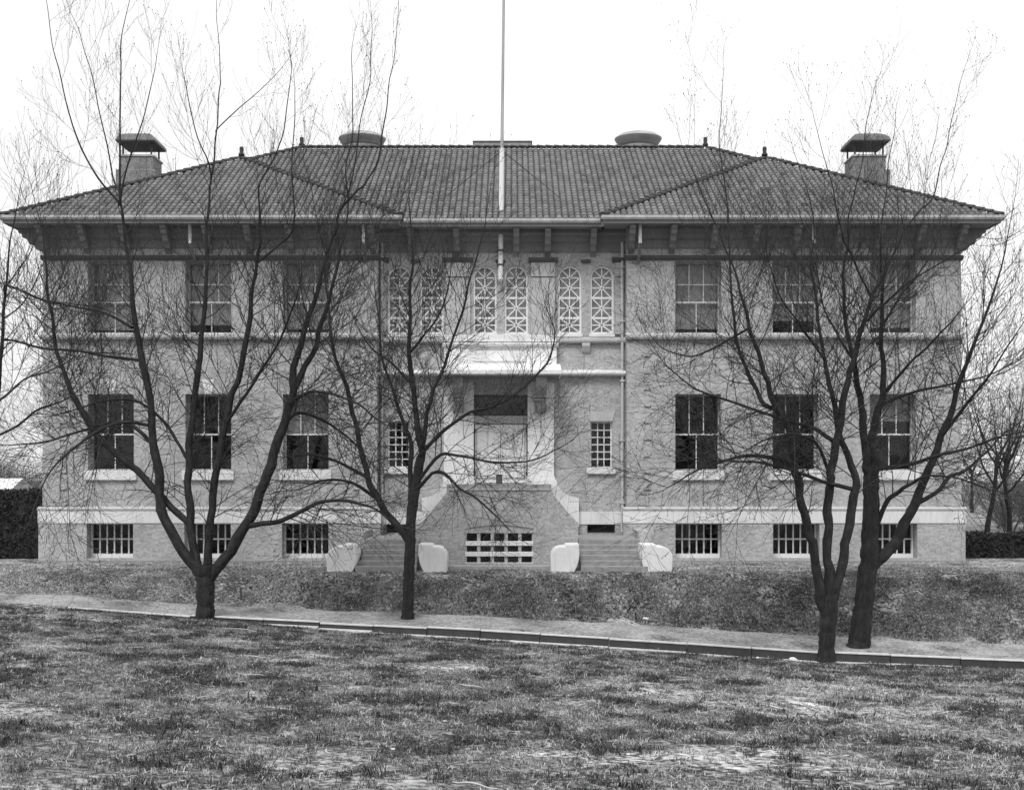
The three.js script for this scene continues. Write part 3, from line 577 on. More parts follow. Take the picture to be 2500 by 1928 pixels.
// ---------------------------------------------------------------- bare trees
function tube(pts, sides, uvScale = 1) {                 // tapered tube through [x, y, z, r] points
  const P = pts.map((p) => new THREE.Vector3(p[0], p[1], p[2])), n = P.length, pos = [], nor = [], uv = [], idx = [];
  let N = new THREE.Vector3(0.37, 0.11, 0.92), len = 0;
  for (let i = 0; i < n; i++) {
    const T = P[Math.min(i + 1, n - 1)].clone().sub(P[Math.max(i - 1, 0)]).normalize();
    N.addScaledVector(T, -N.dot(T)); if (N.lengthSq() < 1e-6) N.set(T.y, T.z, T.x).addScaledVector(T, -(T.y * T.x + T.z * T.y + T.x * T.z)); N.normalize();
    const B = T.clone().cross(N); if (i) len += P[i].distanceTo(P[i - 1]);
    for (let k = 0; k <= sides; k++) {
      const a = 2 * Math.PI * k / sides, c = Math.cos(a), s = Math.sin(a), lump = sides > 8 ? 0.16 * (noise2((k % sides) * 1.3 + 3, i * 0.55 + pts[0][0] * 3, 811) - 0.5) : 0, r = pts[i][3] * (1 + lump);
      const nx = N.x * c + B.x * s, ny = N.y * c + B.y * s, nz = N.z * c + B.z * s;
      pos.push(P[i].x + nx * r, P[i].y + ny * r, P[i].z + nz * r); nor.push(nx, ny, nz); uv.push(k / sides * (sides > 10 ? 1 : 0.4) * uvScale, len);
    }
  }
  const w = sides + 1;
  for (let i = 0; i < n - 1; i++) for (let k = 0; k < sides; k++) { const a = i * w + k; idx.push(a, a + 1, a + w, a + 1, a + w + 1, a + w); }
  return { pos, nor, uv, idx };
}
function joinRaw(list) {
  let nv = 0, ni = 0; for (const t of list) { nv += t.pos.length / 3; ni += t.idx.length; }
  const pos = new Float32Array(nv * 3), nor = new Float32Array(nv * 3), uv = new Float32Array(nv * 2), idx = new Uint32Array(ni); let v = 0, q = 0;
  for (const t of list) { pos.set(t.pos, v * 3); nor.set(t.nor, v * 3); uv.set(t.uv, v * 2); for (let i = 0; i < t.idx.length; i++) idx[q++] = t.idx[i] + v; v += t.pos.length / 3; }
  const g = new THREE.BufferGeometry(); g.setAttribute('position', new THREE.BufferAttribute(pos, 3)); g.setAttribute('normal', new THREE.BufferAttribute(nor, 3)); g.setAttribute('uv', new THREE.BufferAttribute(uv, 2)); g.setIndex(new THREE.BufferAttribute(idx, 1)); return g;
}
function smooth(pts, per = 4, wob = 0, R = null) {       // Catmull-Rom through the points, radius carried along
  const c = new THREE.CatmullRomCurve3(pts.map((p) => new THREE.Vector3(p[0], p[1], p[2])), false, 'centripetal'), n = (pts.length - 1) * per, out = [];
  for (let i = 0; i <= n; i++) { const t = i / n, p = c.getPoint(t), f = t * (pts.length - 1), k = Math.min(Math.floor(f), pts.length - 2), r = lerp(pts[k][3], pts[k + 1][3], f - k); const w = R && i ? wob * r : 0; out.push([p.x + (R ? (R() - 0.5) * w : 0), p.y, p.z + (R ? (R() - 0.5) * w : 0), r * (R ? 0.94 + 0.12 * R() : 1)]); }
  return out;
}
// twigs grow from every limb, turn towards the light and branch twice more; buds sit at their tips
function growTwigs(R, out, buds, start, dir, len, r, level, up) {
  const seg = level === 1 ? 7 : level === 2 ? 5 : 3, p = start.clone(), d = dir.clone(), pts = [[p.x, p.y, p.z, r]], bend = new THREE.Vector3((R() - 0.5) * 0.2, (R() - 0.3) * 0.1 + up, (R() - 0.5) * 0.2);
  const nodes = [];
  for (let i = 1; i <= seg; i++) {
    d.addScaledVector(bend, 1.3 / seg).add(new THREE.Vector3((R() - 0.5) * 0.24, (R() - 0.5) * 0.2, (R() - 0.5) * 0.24)).normalize();
    p.addScaledVector(d, len / seg);
    const rr = lerp(r, (level === 1 ? 0.0054 : 0.0043) * lerp(1, 0.65, clamp((p.y - 9) / 4, 0, 1)), i / seg); pts.push([p.x, p.y, p.z, rr]); nodes.push([p.clone(), d.clone(), rr]);
  }
  out.push(tube(pts, level === 1 ? 5 : level === 2 ? 4 : 3));
  if (level >= 2) buds.push([p.x, p.y, p.z]);
  if (level < 3) {
    const n = level === 1 ? Math.round(len * 4.4) : Math.round(len * 2.9);
    for (let k = 0; k < n; k++) {
      const [q, t, rr] = nodes[Math.min(nodes.length - 1, Math.floor(lerp(0.4, nodes.length, (k + R()) / n)))];
      const s = new THREE.Vector3(R() - 0.5, R() - 0.5, R() - 0.5).cross(t).normalize(), nd = t.clone().multiplyScalar(0.8).addScaledVector(s, 0.55 + 0.5 * R()).normalize();
      growTwigs(R, out, buds, q, nd, len * (0.3 + 0.3 * R()), Math.min(rr * 0.75, level === 1 ? 0.0105 : 0.0065), level + 1, up);
    }
  }
}
function bareTree(name, label, data, seed, o = {}) {
  const R = mulberry(seed), base = data[0][1][1], t = thing(name, label, 'tree', [base[0], groundY(base[0], base[2]), base[2]], o.group);
  const off = t.position.clone().negate(), twigs = [], buds = [], shift = (g) => g.translate(off.x, off.y, off.z);
  for (const [kind, raw] of data) {
    const pts = smooth(raw, kind === 'trunk' ? 6 : 4, kind === 'trunk' ? 0.16 : 0.3, R);
    if (kind === 'trunk') { const lowest = raw[0]; for (let i = 0; i < 7; i++) pts[i][3] *= 1 + 0.16 * (1 - i / 7) ** 2; pts.unshift([lowest[0], lowest[1] - 0.25, lowest[2], lowest[3] * 1.25]); }
    else { const ph = R() * 9, fq = 0.7 + 0.6 * R(); for (let i = 3; i < pts.length; i++) { const k = 0.014 + 0.07 * pts[i][3]; pts[i][0] += k * Math.sin(i * fq + ph); pts[i][1] += 0.5 * k * Math.sin(i * fq * 1.37 + ph * 2); pts[i][2] += k * Math.sin(i * fq * 0.83 + ph * 3); } }
    part(kind, shift(joinRaw([tube(pts, kind === 'trunk' ? 14 : 9)])), o.bark ?? M.bark, t);
    if (kind === 'trunk') continue;
    let acc = 0;
    for (let i = 3; i < pts.length; i++) {
      const a = pts[i - 1], b = pts[i], L = Math.hypot(b[0] - a[0], b[1] - a[1], b[2] - a[2]), rr = b[3];
      if (rr > 0.125) continue;
      acc += L * (o.density ?? 1) * (rr > 0.08 ? 2.4 : rr > 0.045 ? 4.0 : 4.4) * lerp(1.15, 0.32, clamp((b[1] - 8) / 4, 0, 1));
      while (acc > 1) {
        acc -= 1;
        const T = new THREE.Vector3(b[0] - a[0], b[1] - a[1], b[2] - a[2]).normalize(), s = new THREE.Vector3(R() - 0.5, (R() - 0.5) * 0.6, R() - 0.5).cross(T).normalize();
        const d = T.clone().multiplyScalar(0.55 + 0.3 * R()).addScaledVector(s, 0.7 + 0.35 * R()).normalize(), high = clamp((b[1] - 3) / 6, 0, 1);
        const len = (0.65 + 2.5 * R() * R() + 0.5 * R()) * (rr > 0.045 ? 1.15 : rr > 0.02 ? 1 : 0.8) * (o.scale ?? 1);
        growTwigs(R, twigs, buds, new THREE.Vector3(b[0], b[1], b[2]), d, len, clamp(rr * 0.36, 0.0065, 0.017) * lerp(1, 0.62, clamp((b[1] - 9) / 4, 0, 1)), 1, lerp(-0.05, 0.75, high) + (R() - 0.5) * 0.4);
      }
    }
    const e = pts[pts.length - 1], f = pts[pts.length - 3];
    growTwigs(R, twigs, buds, new THREE.Vector3(e[0], e[1], e[2]), new THREE.Vector3(e[0] - f[0], e[1] - f[1], e[2] - f[2]).normalize(), 1.1, e[3] * 0.9, 1, 0.3);
  }
  for (const [x, y, z] of buds) if (R() < (o.buds ?? 0.6)) {
    const r = 0.006 + 0.010 * R(), p = [], oct = [[1, 0, 0], [-1, 0, 0], [0, 1.5, 0], [0, -1.5, 0], [0, 0, 1], [0, 0, -1]], nn = [];
    for (const [a, b, c] of oct) { p.push(x + a * r, y + b * r, z + c * r); nn.push(a, b / 1.5, c); }
    twigs.push({ pos: p, nor: nn, uv: new Array(12).fill(0), idx: [0, 2, 4, 4, 2, 1, 1, 2, 5, 5, 2, 0, 4, 3, 0, 1, 3, 4, 5, 3, 1, 0, 3, 5] });
  }
  const c = part('crown', shift(joinRaw(twigs)), o.twig ?? M.twig, t); c.userData.kind = 'stuff';
  return t;
}
// main stems and limbs in metres: [x, y, z, radius]
const FOUR_STEM_TREE = [
  ['trunk', [[-8.45,-1.31,8.25,0.317],[-8.44,-1.10,8.25,0.281],[-8.43,-0.73,8.25,0.258],[-8.44,-0.26,8.25,0.246],[-8.45,0.21,8.25,0.281],[-8.45,0.47,8.25,0.258]]],
  ['limb', [[-8.56,0.18,8.25,0.164],[-8.93,0.63,8.27,0.152],[-9.44,1.46,8.29,0.146],[-9.70,2.26,8.32,0.140],[-9.78,3.20,8.34,0.129],[-9.90,4.14,8.37,0.117],[-10.00,5.21,8.39,0.110],[-10.12,6.01,8.42,0.099],[-10.28,6.67,8.44,0.089],[-10.38,7.47,8.47,0.080],[-10.48,8.53,8.50,0.060],[-10.59,9.33,8.52,0.048],[-10.70,10.26,8.55,0.040],[-10.77,10.72,8.58,0.036],[-10.77,10.71,8.61,0.039],[-10.77,12.50,8.64,0.026],[-10.72,14.48,8.66,0.018],[-10.74,15.27,8.69,0.015],[-10.54,16.06,8.72,0.010],[-10.43,16.67,8.75,0.008]]],
  ['limb', [[-8.49,0.05,8.25,0.129],[-8.75,0.78,8.21,0.117],[-8.85,1.45,8.16,0.112],[-8.94,2.39,8.11,0.112],[-8.98,3.20,8.06,0.106],[-8.93,4.15,8.01,0.100],[-8.81,5.23,7.95,0.093],[-8.68,6.45,7.90,0.081],[-8.59,7.54,7.84,0.071],[-8.51,8.64,7.78,0.056],[-8.52,9.68,7.73,0.052],[-8.49,10.70,7.67,0.040],[-8.41,11.59,7.61,0.031],[-8.32,12.50,7.55,0.025],[-8.27,13.27,7.49,0.020],[-8.21,14.30,7.43,0.017],[-8.19,14.74,7.37,0.014],[-8.28,15.92,7.31,0.010],[-8.35,16.85,7.25,0.008]]],
  ['limb', [[-8.89,1.61,8.15,0.094],[-9.62,2.26,8.06,0.106],[-10.52,3.18,7.94,0.095],[-11.05,3.57,7.83,0.095],[-11.77,4.26,7.71,0.095],[-12.36,5.19,7.58,0.083],[-12.79,6.10,7.45,0.067],[-13.03,6.74,7.32,0.059],[-13.22,7.82,7.19,0.045],[-13.40,8.68,7.06,0.038],[-13.47,9.40,6.92,0.027],[-13.65,10.32,6.79,0.018],[-13.92,11.33,6.65,0.011]]],
  ['limb', [[-8.39,0.25,8.25,0.129],[-8.29,1.46,8.33,0.117],[-8.15,2.67,8.41,0.111],[-7.99,3.60,8.50,0.105],[-7.77,4.53,8.60,0.099],[-7.57,5.32,8.70,0.091],[-7.29,6.05,8.79,0.087],[-7.05,7.47,8.89,0.069],[-6.91,8.40,9.00,0.055],[-6.76,9.19,9.10,0.043],[-6.68,9.60,9.20,0.038],[-6.69,10.43,9.31,0.028],[-6.64,11.14,9.42,0.022],[-6.16,11.95,9.52,0.018],[-5.92,12.76,9.63,0.015],[-5.73,14.15,9.74,0.010],[-5.75,14.77,9.85,0.007]]],
  ['limb', [[-8.29,0.09,8.25,0.164],[-7.72,0.86,8.29,0.164],[-7.18,1.73,8.33,0.152],[-6.82,2.53,8.37,0.146],[-6.46,3.60,8.41,0.140],[-6.14,4.54,8.46,0.128],[-5.89,5.33,8.50,0.114],[-5.85,6.07,8.55,0.098],[-5.41,7.51,8.60,0.074],[-5.11,8.45,8.65,0.060],[-4.92,9.16,8.69,0.049],[-4.67,9.87,8.74,0.041],[-4.48,10.52,8.79,0.034],[-4.06,10.99,8.84,0.029],[-3.76,11.26,8.89,0.027],[-3.42,11.90,8.94,0.023],[-3.22,13.07,8.99,0.018],[-3.06,14.17,9.05,0.013],[-2.89,15.21,9.10,0.010],[-2.82,16.42,9.15,0.007]]],
  ['limb', [[-5.91,5.33,8.50,0.103],[-5.63,6.00,8.39,0.090],[-5.32,6.58,8.25,0.079],[-5.15,7.32,8.11,0.067],[-4.87,8.30,7.96,0.053],[-4.70,9.21,7.81,0.043],[-4.56,9.93,7.65,0.034],[-4.44,10.67,7.50,0.027],[-4.52,12.00,7.34,0.022],[-4.34,13.13,7.18,0.018],[-4.38,14.42,7.01,0.013],[-4.40,15.74,6.85,0.009]]],
  ['limb', [[-7.21,1.57,8.32,0.082],[-6.87,1.63,8.52,0.079],[-6.13,1.75,8.76,0.072],[-5.46,2.08,9.00,0.062],[-4.79,2.32,9.26,0.052],[-3.96,2.27,9.52,0.041],[-3.41,2.09,9.78,0.027],[-2.89,1.74,10.05,0.016]]],
  ['limb', [[-10.77,10.71,8.61,0.033],[-11.33,11.41,8.75,0.027],[-11.87,12.43,8.92,0.022],[-12.07,13.24,9.09,0.019],[-12.28,14.29,9.27,0.015],[-12.40,15.02,9.46,0.011],[-12.50,16.12,9.65,0.008]]],
  ['limb', [[-10.79,11.04,8.61,0.027],[-10.98,11.36,8.39,0.024],[-11.29,12.49,8.14,0.020],[-11.61,13.70,7.88,0.017],[-11.97,14.94,7.61,0.013],[-12.32,15.92,7.33,0.010],[-12.69,16.70,7.05,0.007]]],
  ['limb', [[-10.77,10.69,8.61,0.029],[-10.65,11.13,8.80,0.026],[-10.26,12.27,9.02,0.021],[-9.86,13.19,9.26,0.016],[-9.60,14.03,9.50,0.011],[-9.40,14.67,9.75,0.007]]],
  ['limb', [[-8.41,11.59,7.61,0.023],[-8.42,12.08,7.88,0.020],[-8.68,12.68,8.19,0.017],[-8.87,13.86,8.51,0.013],[-8.95,14.42,8.85,0.008]]],
  ['limb', [[-8.29,12.94,7.51,0.019],[-8.31,13.17,7.33,0.018],[-7.84,13.71,7.11,0.015],[-7.18,14.40,6.88,0.012],[-6.53,15.16,6.65,0.008]]],
  ['limb', [[-6.77,8.99,9.07,0.035],[-6.04,9.53,9.27,0.029],[-5.71,9.88,9.50,0.026],[-5.70,11.57,9.74,0.018],[-5.60,12.80,9.99,0.013],[-5.52,13.49,10.25,0.008]]],
  ['limb', [[-4.48,10.52,8.79,0.023],[-4.13,11.28,9.08,0.019],[-3.90,12.63,9.40,0.016],[-3.57,13.84,9.74,0.012],[-3.48,14.69,10.09,0.009],[-3.44,15.52,10.45,0.006]]],
  ['limb', [[-9.87,3.84,8.36,0.058],[-10.57,4.44,8.00,0.052],[-11.28,4.57,7.59,0.045],[-12.44,4.29,7.16,0.036],[-13.56,4.02,6.71,0.028],[-14.83,3.91,6.25,0.019]]],
  ['limb', [[-9.92,4.43,8.37,0.054],[-10.67,4.53,8.66,0.046],[-11.43,4.17,8.98,0.039],[-12.06,3.60,9.33,0.030],[-12.51,2.91,9.68,0.020],[-12.66,2.25,10.05,0.013]]],
  ['limb', [[-8.94,3.38,8.05,0.054],[-9.50,4.21,7.78,0.047],[-10.18,4.93,7.47,0.041],[-10.99,5.25,7.14,0.033],[-12.07,5.15,6.80,0.027],[-13.16,4.86,6.45,0.017]]],
  ['limb', [[-6.06,5.00,8.49,0.058],[-5.47,5.33,8.87,0.047],[-4.78,5.31,9.31,0.038],[-3.93,5.00,9.77,0.029],[-3.20,4.47,10.25,0.020]]],
  ['limb', [[-6.30,4.19,8.44,0.058],[-5.90,4.79,8.05,0.049],[-5.31,4.69,7.61,0.041],[-4.60,4.23,7.14,0.031],[-4.05,3.63,6.65,0.020]]],
  ['limb', [[-7.81,4.42,8.59,0.053],[-7.11,5.32,9.04,0.045],[-6.33,6.31,9.55,0.036],[-5.78,7.15,10.09,0.027],[-5.36,8.08,10.65,0.018]]],
  ['limb', [[-10.19,6.29,8.43,0.050],[-11.07,6.38,8.78,0.040],[-11.88,6.51,9.18,0.031],[-12.65,6.53,9.61,0.024],[-13.49,6.76,10.05,0.015]]],
  ['limb', [[-10.47,7.22,8.46,0.045],[-11.33,7.68,8.02,0.036],[-12.32,7.92,7.52,0.030],[-13.46,8.17,7.00,0.024],[-14.76,8.67,6.45,0.015]]],
];
const SLIM_TREE = [
  ['trunk', [[-2.74,-1.49,7.30,0.228],[-2.73,-1.27,7.30,0.192],[-2.70,-0.83,7.30,0.168],[-2.68,0.14,7.30,0.162],[-2.65,0.86,7.30,0.156],[-2.62,1.65,7.30,0.150],[-2.49,2.65,7.30,0.144],[-2.33,3.56,7.30,0.132]]],
  ['limb', [[-2.33,3.44,7.30,0.120],[-2.31,3.68,7.27,0.108],[-2.44,4.57,7.23,0.092],[-2.57,5.62,7.19,0.079],[-2.67,6.61,7.15,0.066],[-2.67,7.68,7.11,0.053],[-2.65,8.68,7.07,0.043],[-2.60,9.19,7.03,0.037],[-2.62,10.29,6.99,0.025],[-2.71,11.02,6.94,0.016],[-2.69,11.76,6.90,0.009]]],
  ['limb', [[-2.37,3.56,7.30,0.072],[-2.27,3.68,7.41,0.062],[-1.59,4.37,7.53,0.053],[-0.84,4.85,7.66,0.043],[-0.10,5.05,7.79,0.038],[0.39,5.33,7.93,0.034],[1.12,5.96,8.07,0.028],[1.50,6.52,8.21,0.021],[1.54,7.23,8.35,0.015],[1.28,7.91,8.50,0.010]]],
  ['limb', [[-2.33,3.60,7.34,0.078],[-2.27,3.88,7.42,0.072],[-2.12,4.86,7.50,0.062],[-1.98,5.35,7.60,0.056],[-1.62,6.23,7.69,0.046],[-1.07,7.84,7.79,0.034],[-0.83,8.81,7.89,0.026],[-0.58,9.62,7.99,0.019],[-0.39,10.47,8.10,0.012],[-0.30,11.12,8.20,0.008]]],
  ['limb', [[-2.65,0.98,7.30,0.108],[-2.76,1.18,7.25,0.108],[-3.18,1.69,7.19,0.104],[-3.59,2.25,7.12,0.097],[-3.90,2.93,7.05,0.090],[-4.11,3.69,6.99,0.082],[-4.26,4.39,6.92,0.075],[-4.42,5.04,6.84,0.068],[-4.68,5.95,6.77,0.055],[-4.95,6.56,6.70,0.047],[-5.08,7.42,6.63,0.036],[-5.16,8.29,6.55,0.026],[-5.30,9.28,6.48,0.017],[-5.36,10.03,6.40,0.010]]],
  ['limb', [[-2.61,1.82,7.30,0.084],[-2.65,2.90,7.16,0.078],[-2.63,3.87,7.00,0.068],[-2.87,4.60,6.83,0.056],[-3.19,5.46,6.65,0.045],[-3.52,6.45,6.47,0.034],[-3.66,7.58,6.29,0.023],[-3.80,8.72,6.10,0.015]]],
  ['limb', [[-2.44,2.78,7.30,0.060],[-1.74,3.62,7.54,0.048],[-1.07,3.56,7.81,0.038],[-0.00,3.38,8.10,0.031],[1.05,3.49,8.40,0.021],[1.86,3.89,8.70,0.013]]],
  ['limb', [[-2.51,2.54,7.30,0.060],[-1.80,3.14,7.63,0.048],[-1.18,2.67,8.00,0.038],[-0.47,2.21,8.39,0.028],[0.23,1.52,8.80,0.016]]],
  ['limb', [[-3.93,2.96,7.05,0.056],[-4.78,3.38,6.68,0.044],[-5.58,3.63,6.25,0.035],[-6.39,3.58,5.80,0.022]]],
  ['limb', [[-3.66,2.35,7.11,0.053],[-4.32,2.78,7.47,0.043],[-4.98,2.90,7.87,0.033],[-5.62,2.67,8.30,0.019]]],
  ['limb', [[-2.59,5.67,7.19,0.046],[-3.30,6.42,6.87,0.036],[-3.88,6.82,6.49,0.026],[-4.36,7.60,6.10,0.016]]],
  ['limb', [[-2.65,6.64,7.15,0.041],[-2.04,7.32,7.56,0.031],[-1.60,7.98,8.02,0.022],[-1.40,8.85,8.50,0.013]]],
];
const FORKED_TREE = [
  ['trunk', [[8.95,-2.15,9.90,0.269],[8.96,-1.97,9.90,0.235],[8.98,-1.34,9.90,0.224],[9.03,-0.67,9.90,0.235],[9.04,-0.22,9.90,0.224]]],
  ['limb', [[8.89,-0.67,9.90,0.146],[8.78,-0.30,9.93,0.146],[8.70,0.45,9.97,0.134],[8.54,1.21,10.01,0.129],[8.39,1.70,10.04,0.123],[8.22,2.35,10.08,0.117],[8.12,2.95,10.13,0.111],[7.96,3.54,10.17,0.105],[7.91,3.94,10.21,0.100],[7.80,4.43,10.25,0.093],[7.49,4.87,10.29,0.084],[7.28,5.51,10.34,0.071],[7.13,5.93,10.38,0.063],[6.90,6.61,10.43,0.050],[6.62,7.51,10.47,0.040],[6.41,8.32,10.52,0.030],[6.07,9.19,10.56,0.022],[5.68,10.06,10.61,0.015],[5.29,10.93,10.65,0.011],[4.93,11.80,10.70,0.007]]],
  ['limb', [[7.84,4.36,10.25,0.072],[7.72,4.69,10.14,0.069],[7.24,4.98,10.02,0.063],[7.02,5.39,9.90,0.057],[6.81,5.95,9.77,0.051],[6.54,6.69,9.64,0.045],[6.49,7.63,9.50,0.038],[6.41,8.59,9.36,0.031],[6.41,9.79,9.22,0.024],[6.39,10.42,9.08,0.020],[6.28,11.63,8.94,0.015],[6.19,12.46,8.79,0.012],[6.29,13.29,8.65,0.010],[6.35,14.53,8.50,0.007]]],
  ['limb', [[9.03,-0.56,9.90,0.157],[9.02,0.45,9.87,0.135],[9.01,1.44,9.84,0.129],[9.04,2.20,9.80,0.124],[9.11,2.95,9.76,0.119],[9.18,3.44,9.73,0.115],[9.32,4.05,9.69,0.108],[9.48,4.96,9.65,0.097],[9.64,5.72,9.61,0.084],[9.74,6.03,9.57,0.079],[9.97,6.83,9.53,0.067],[10.30,7.91,9.49,0.053],[10.64,8.52,9.44,0.043],[10.89,9.05,9.40,0.036],[11.23,9.76,9.36,0.029],[11.63,10.32,9.32,0.024],[12.04,10.70,9.27,0.020],[12.32,11.69,9.23,0.015],[12.53,12.37,9.19,0.013],[12.73,13.35,9.14,0.010],[13.01,14.35,9.10,0.007]]],
  ['limb', [[10.32,7.91,9.49,0.038],[9.92,8.64,9.65,0.031],[9.56,9.26,9.84,0.025],[9.34,9.64,10.04,0.022],[9.18,10.15,10.25,0.018],[8.94,11.01,10.46,0.013],[8.58,12.02,10.68,0.009],[8.36,12.73,10.90,0.006]]],
  ['limb', [[9.09,-0.50,9.90,0.146],[9.27,0.05,9.87,0.140],[9.48,0.95,9.83,0.135],[9.61,1.69,9.80,0.129],[9.75,2.44,9.76,0.118],[9.79,3.03,9.72,0.107],[9.62,3.48,9.68,0.092],[9.38,4.16,9.64,0.079],[9.24,5.06,9.60,0.070],[9.03,5.97,9.56,0.058],[8.89,6.92,9.52,0.046],[8.71,8.34,9.47,0.033],[8.63,8.95,9.43,0.026],[8.76,9.85,9.39,0.020],[8.60,10.77,9.34,0.014],[8.33,11.69,9.30,0.009]]],
  ['limb', [[8.01,3.36,10.16,0.067],[7.42,3.49,10.45,0.055],[6.80,3.56,10.79,0.046],[6.09,3.46,11.15,0.037],[5.17,3.14,11.52,0.026],[4.37,2.72,11.90,0.015]]],
  ['limb', [[9.76,2.63,9.75,0.062],[8.83,2.86,10.08,0.054],[7.97,3.14,10.46,0.044],[7.01,3.36,10.86,0.033],[5.96,3.41,11.27,0.022],[5.04,3.46,11.70,0.013]]],
  ['limb', [[9.18,3.99,9.69,0.068],[8.57,4.31,10.00,0.056],[7.55,4.58,10.35,0.044],[6.38,4.95,10.72,0.034],[5.23,5.31,11.11,0.024],[4.53,5.77,11.50,0.016],[4.16,6.11,11.90,0.010]]],
  ['limb', [[9.11,3.03,9.76,0.052],[8.56,3.92,10.27,0.044],[7.88,4.12,10.85,0.035],[7.11,4.00,11.46,0.026],[6.35,3.67,12.10,0.015]]],
  ['limb', [[6.75,7.00,10.45,0.035],[6.06,6.61,9.94,0.030],[5.36,6.33,9.35,0.025],[4.63,6.61,8.74,0.017],[4.23,7.14,8.10,0.010]]],
  ['limb', [[10.10,7.22,9.51,0.037],[10.53,7.73,9.99,0.030],[11.03,8.21,10.53,0.023],[11.73,8.67,11.11,0.017],[12.60,9.21,11.70,0.010]]],
  ['limb', [[9.01,6.20,9.55,0.038],[8.29,7.06,9.97,0.030],[7.69,7.67,10.46,0.022],[7.20,8.58,10.97,0.014],[6.99,9.35,11.50,0.008]]],
];
const LEANING_TREE = [
  ['trunk', [[10.10,-2.04,8.70,0.382],[10.15,-1.82,8.70,0.324],[10.21,-1.49,8.70,0.290],[10.29,-0.67,8.70,0.266],[10.43,0.36,8.70,0.278],[10.49,1.14,8.70,0.243],[10.51,1.91,8.70,0.232],[10.51,2.68,8.70,0.220],[10.54,3.26,8.70,0.197]]],
  ['limb', [[10.57,3.02,8.70,0.162],[10.60,3.56,8.67,0.139],[10.57,4.23,8.63,0.116],[10.70,4.75,8.59,0.105],[10.90,5.35,8.55,0.091],[10.90,6.17,8.51,0.076],[10.86,7.14,8.47,0.061],[10.92,8.10,8.42,0.048],[10.91,8.68,8.38,0.039],[10.88,9.81,8.34,0.027],[11.01,10.75,8.29,0.019],[11.14,11.93,8.25,0.013],[11.33,13.00,8.20,0.008]]],
  ['limb', [[10.47,3.02,8.70,0.139],[10.38,3.26,8.75,0.127],[10.30,3.97,8.81,0.110],[10.18,5.00,8.88,0.092],[10.04,5.76,8.95,0.077],[9.88,6.47,9.01,0.065],[9.66,7.68,9.08,0.050],[9.61,8.62,9.16,0.040],[9.71,9.41,9.23,0.031],[9.74,10.24,9.30,0.024],[9.86,10.87,9.37,0.019],[10.03,11.52,9.45,0.015],[10.14,12.60,9.52,0.011],[10.34,13.68,9.60,0.008]]],
  ['limb', [[10.43,0.30,8.70,0.174],[10.72,0.61,8.68,0.174],[10.91,0.77,8.66,0.168],[11.23,1.13,8.64,0.157],[11.50,1.64,8.61,0.146],[11.76,2.16,8.59,0.137],[11.98,2.67,8.56,0.128],[12.19,3.20,8.54,0.116],[12.46,3.83,8.51,0.105],[12.73,4.49,8.49,0.093],[12.94,5.17,8.46,0.081],[13.22,5.95,8.44,0.064],[13.53,6.81,8.41,0.048],[13.88,7.58,8.38,0.038],[14.32,8.97,8.35,0.023],[14.56,10.04,8.33,0.013],[14.73,10.98,8.30,0.008]]],
  ['limb', [[11.81,2.21,8.59,0.070],[12.45,2.52,8.38,0.061],[12.94,2.99,8.14,0.052],[13.45,3.15,7.89,0.045],[13.97,3.52,7.63,0.036],[14.63,4.10,7.37,0.026],[15.33,4.59,7.10,0.017]]],
  ['limb', [[10.66,1.52,8.70,0.081],[10.89,2.26,8.92,0.069],[11.18,2.59,9.18,0.057],[11.50,2.84,9.45,0.045],[11.72,2.99,9.72,0.034],[12.42,2.97,10.01,0.025],[13.10,2.70,10.30,0.016]]],
  ['limb', [[10.59,3.20,8.69,0.081],[11.17,3.26,8.86,0.069],[11.52,3.32,9.05,0.060],[11.97,3.51,9.25,0.050],[12.91,3.75,9.46,0.036],[13.84,4.10,9.68,0.025],[14.59,4.26,9.90,0.016]]],
  ['limb', [[10.70,4.88,8.58,0.058],[11.22,5.19,8.36,0.051],[12.00,5.43,8.11,0.041],[12.91,5.63,7.85,0.032],[14.07,5.88,7.58,0.023],[15.25,6.39,7.30,0.013]]],
  ['limb', [[12.58,4.13,8.50,0.058],[13.01,4.87,8.94,0.048],[13.30,5.41,9.43,0.038],[13.67,6.16,9.96,0.025],[14.02,7.00,10.50,0.015]]],
  ['limb', [[10.89,7.22,8.46,0.041],[11.51,8.19,8.19,0.032],[12.19,8.94,7.87,0.024],[12.77,9.95,7.54,0.016],[13.00,10.97,7.20,0.009]]],
  ['limb', [[10.93,5.35,8.55,0.052],[11.41,6.02,8.89,0.041],[11.87,6.56,9.27,0.031],[12.31,7.09,9.68,0.022],[12.73,7.71,10.10,0.012]]],
  ['limb', [[9.95,6.24,8.99,0.043],[9.54,7.09,8.54,0.033],[9.31,7.97,8.04,0.024],[9.20,9.24,7.50,0.014]]],
];
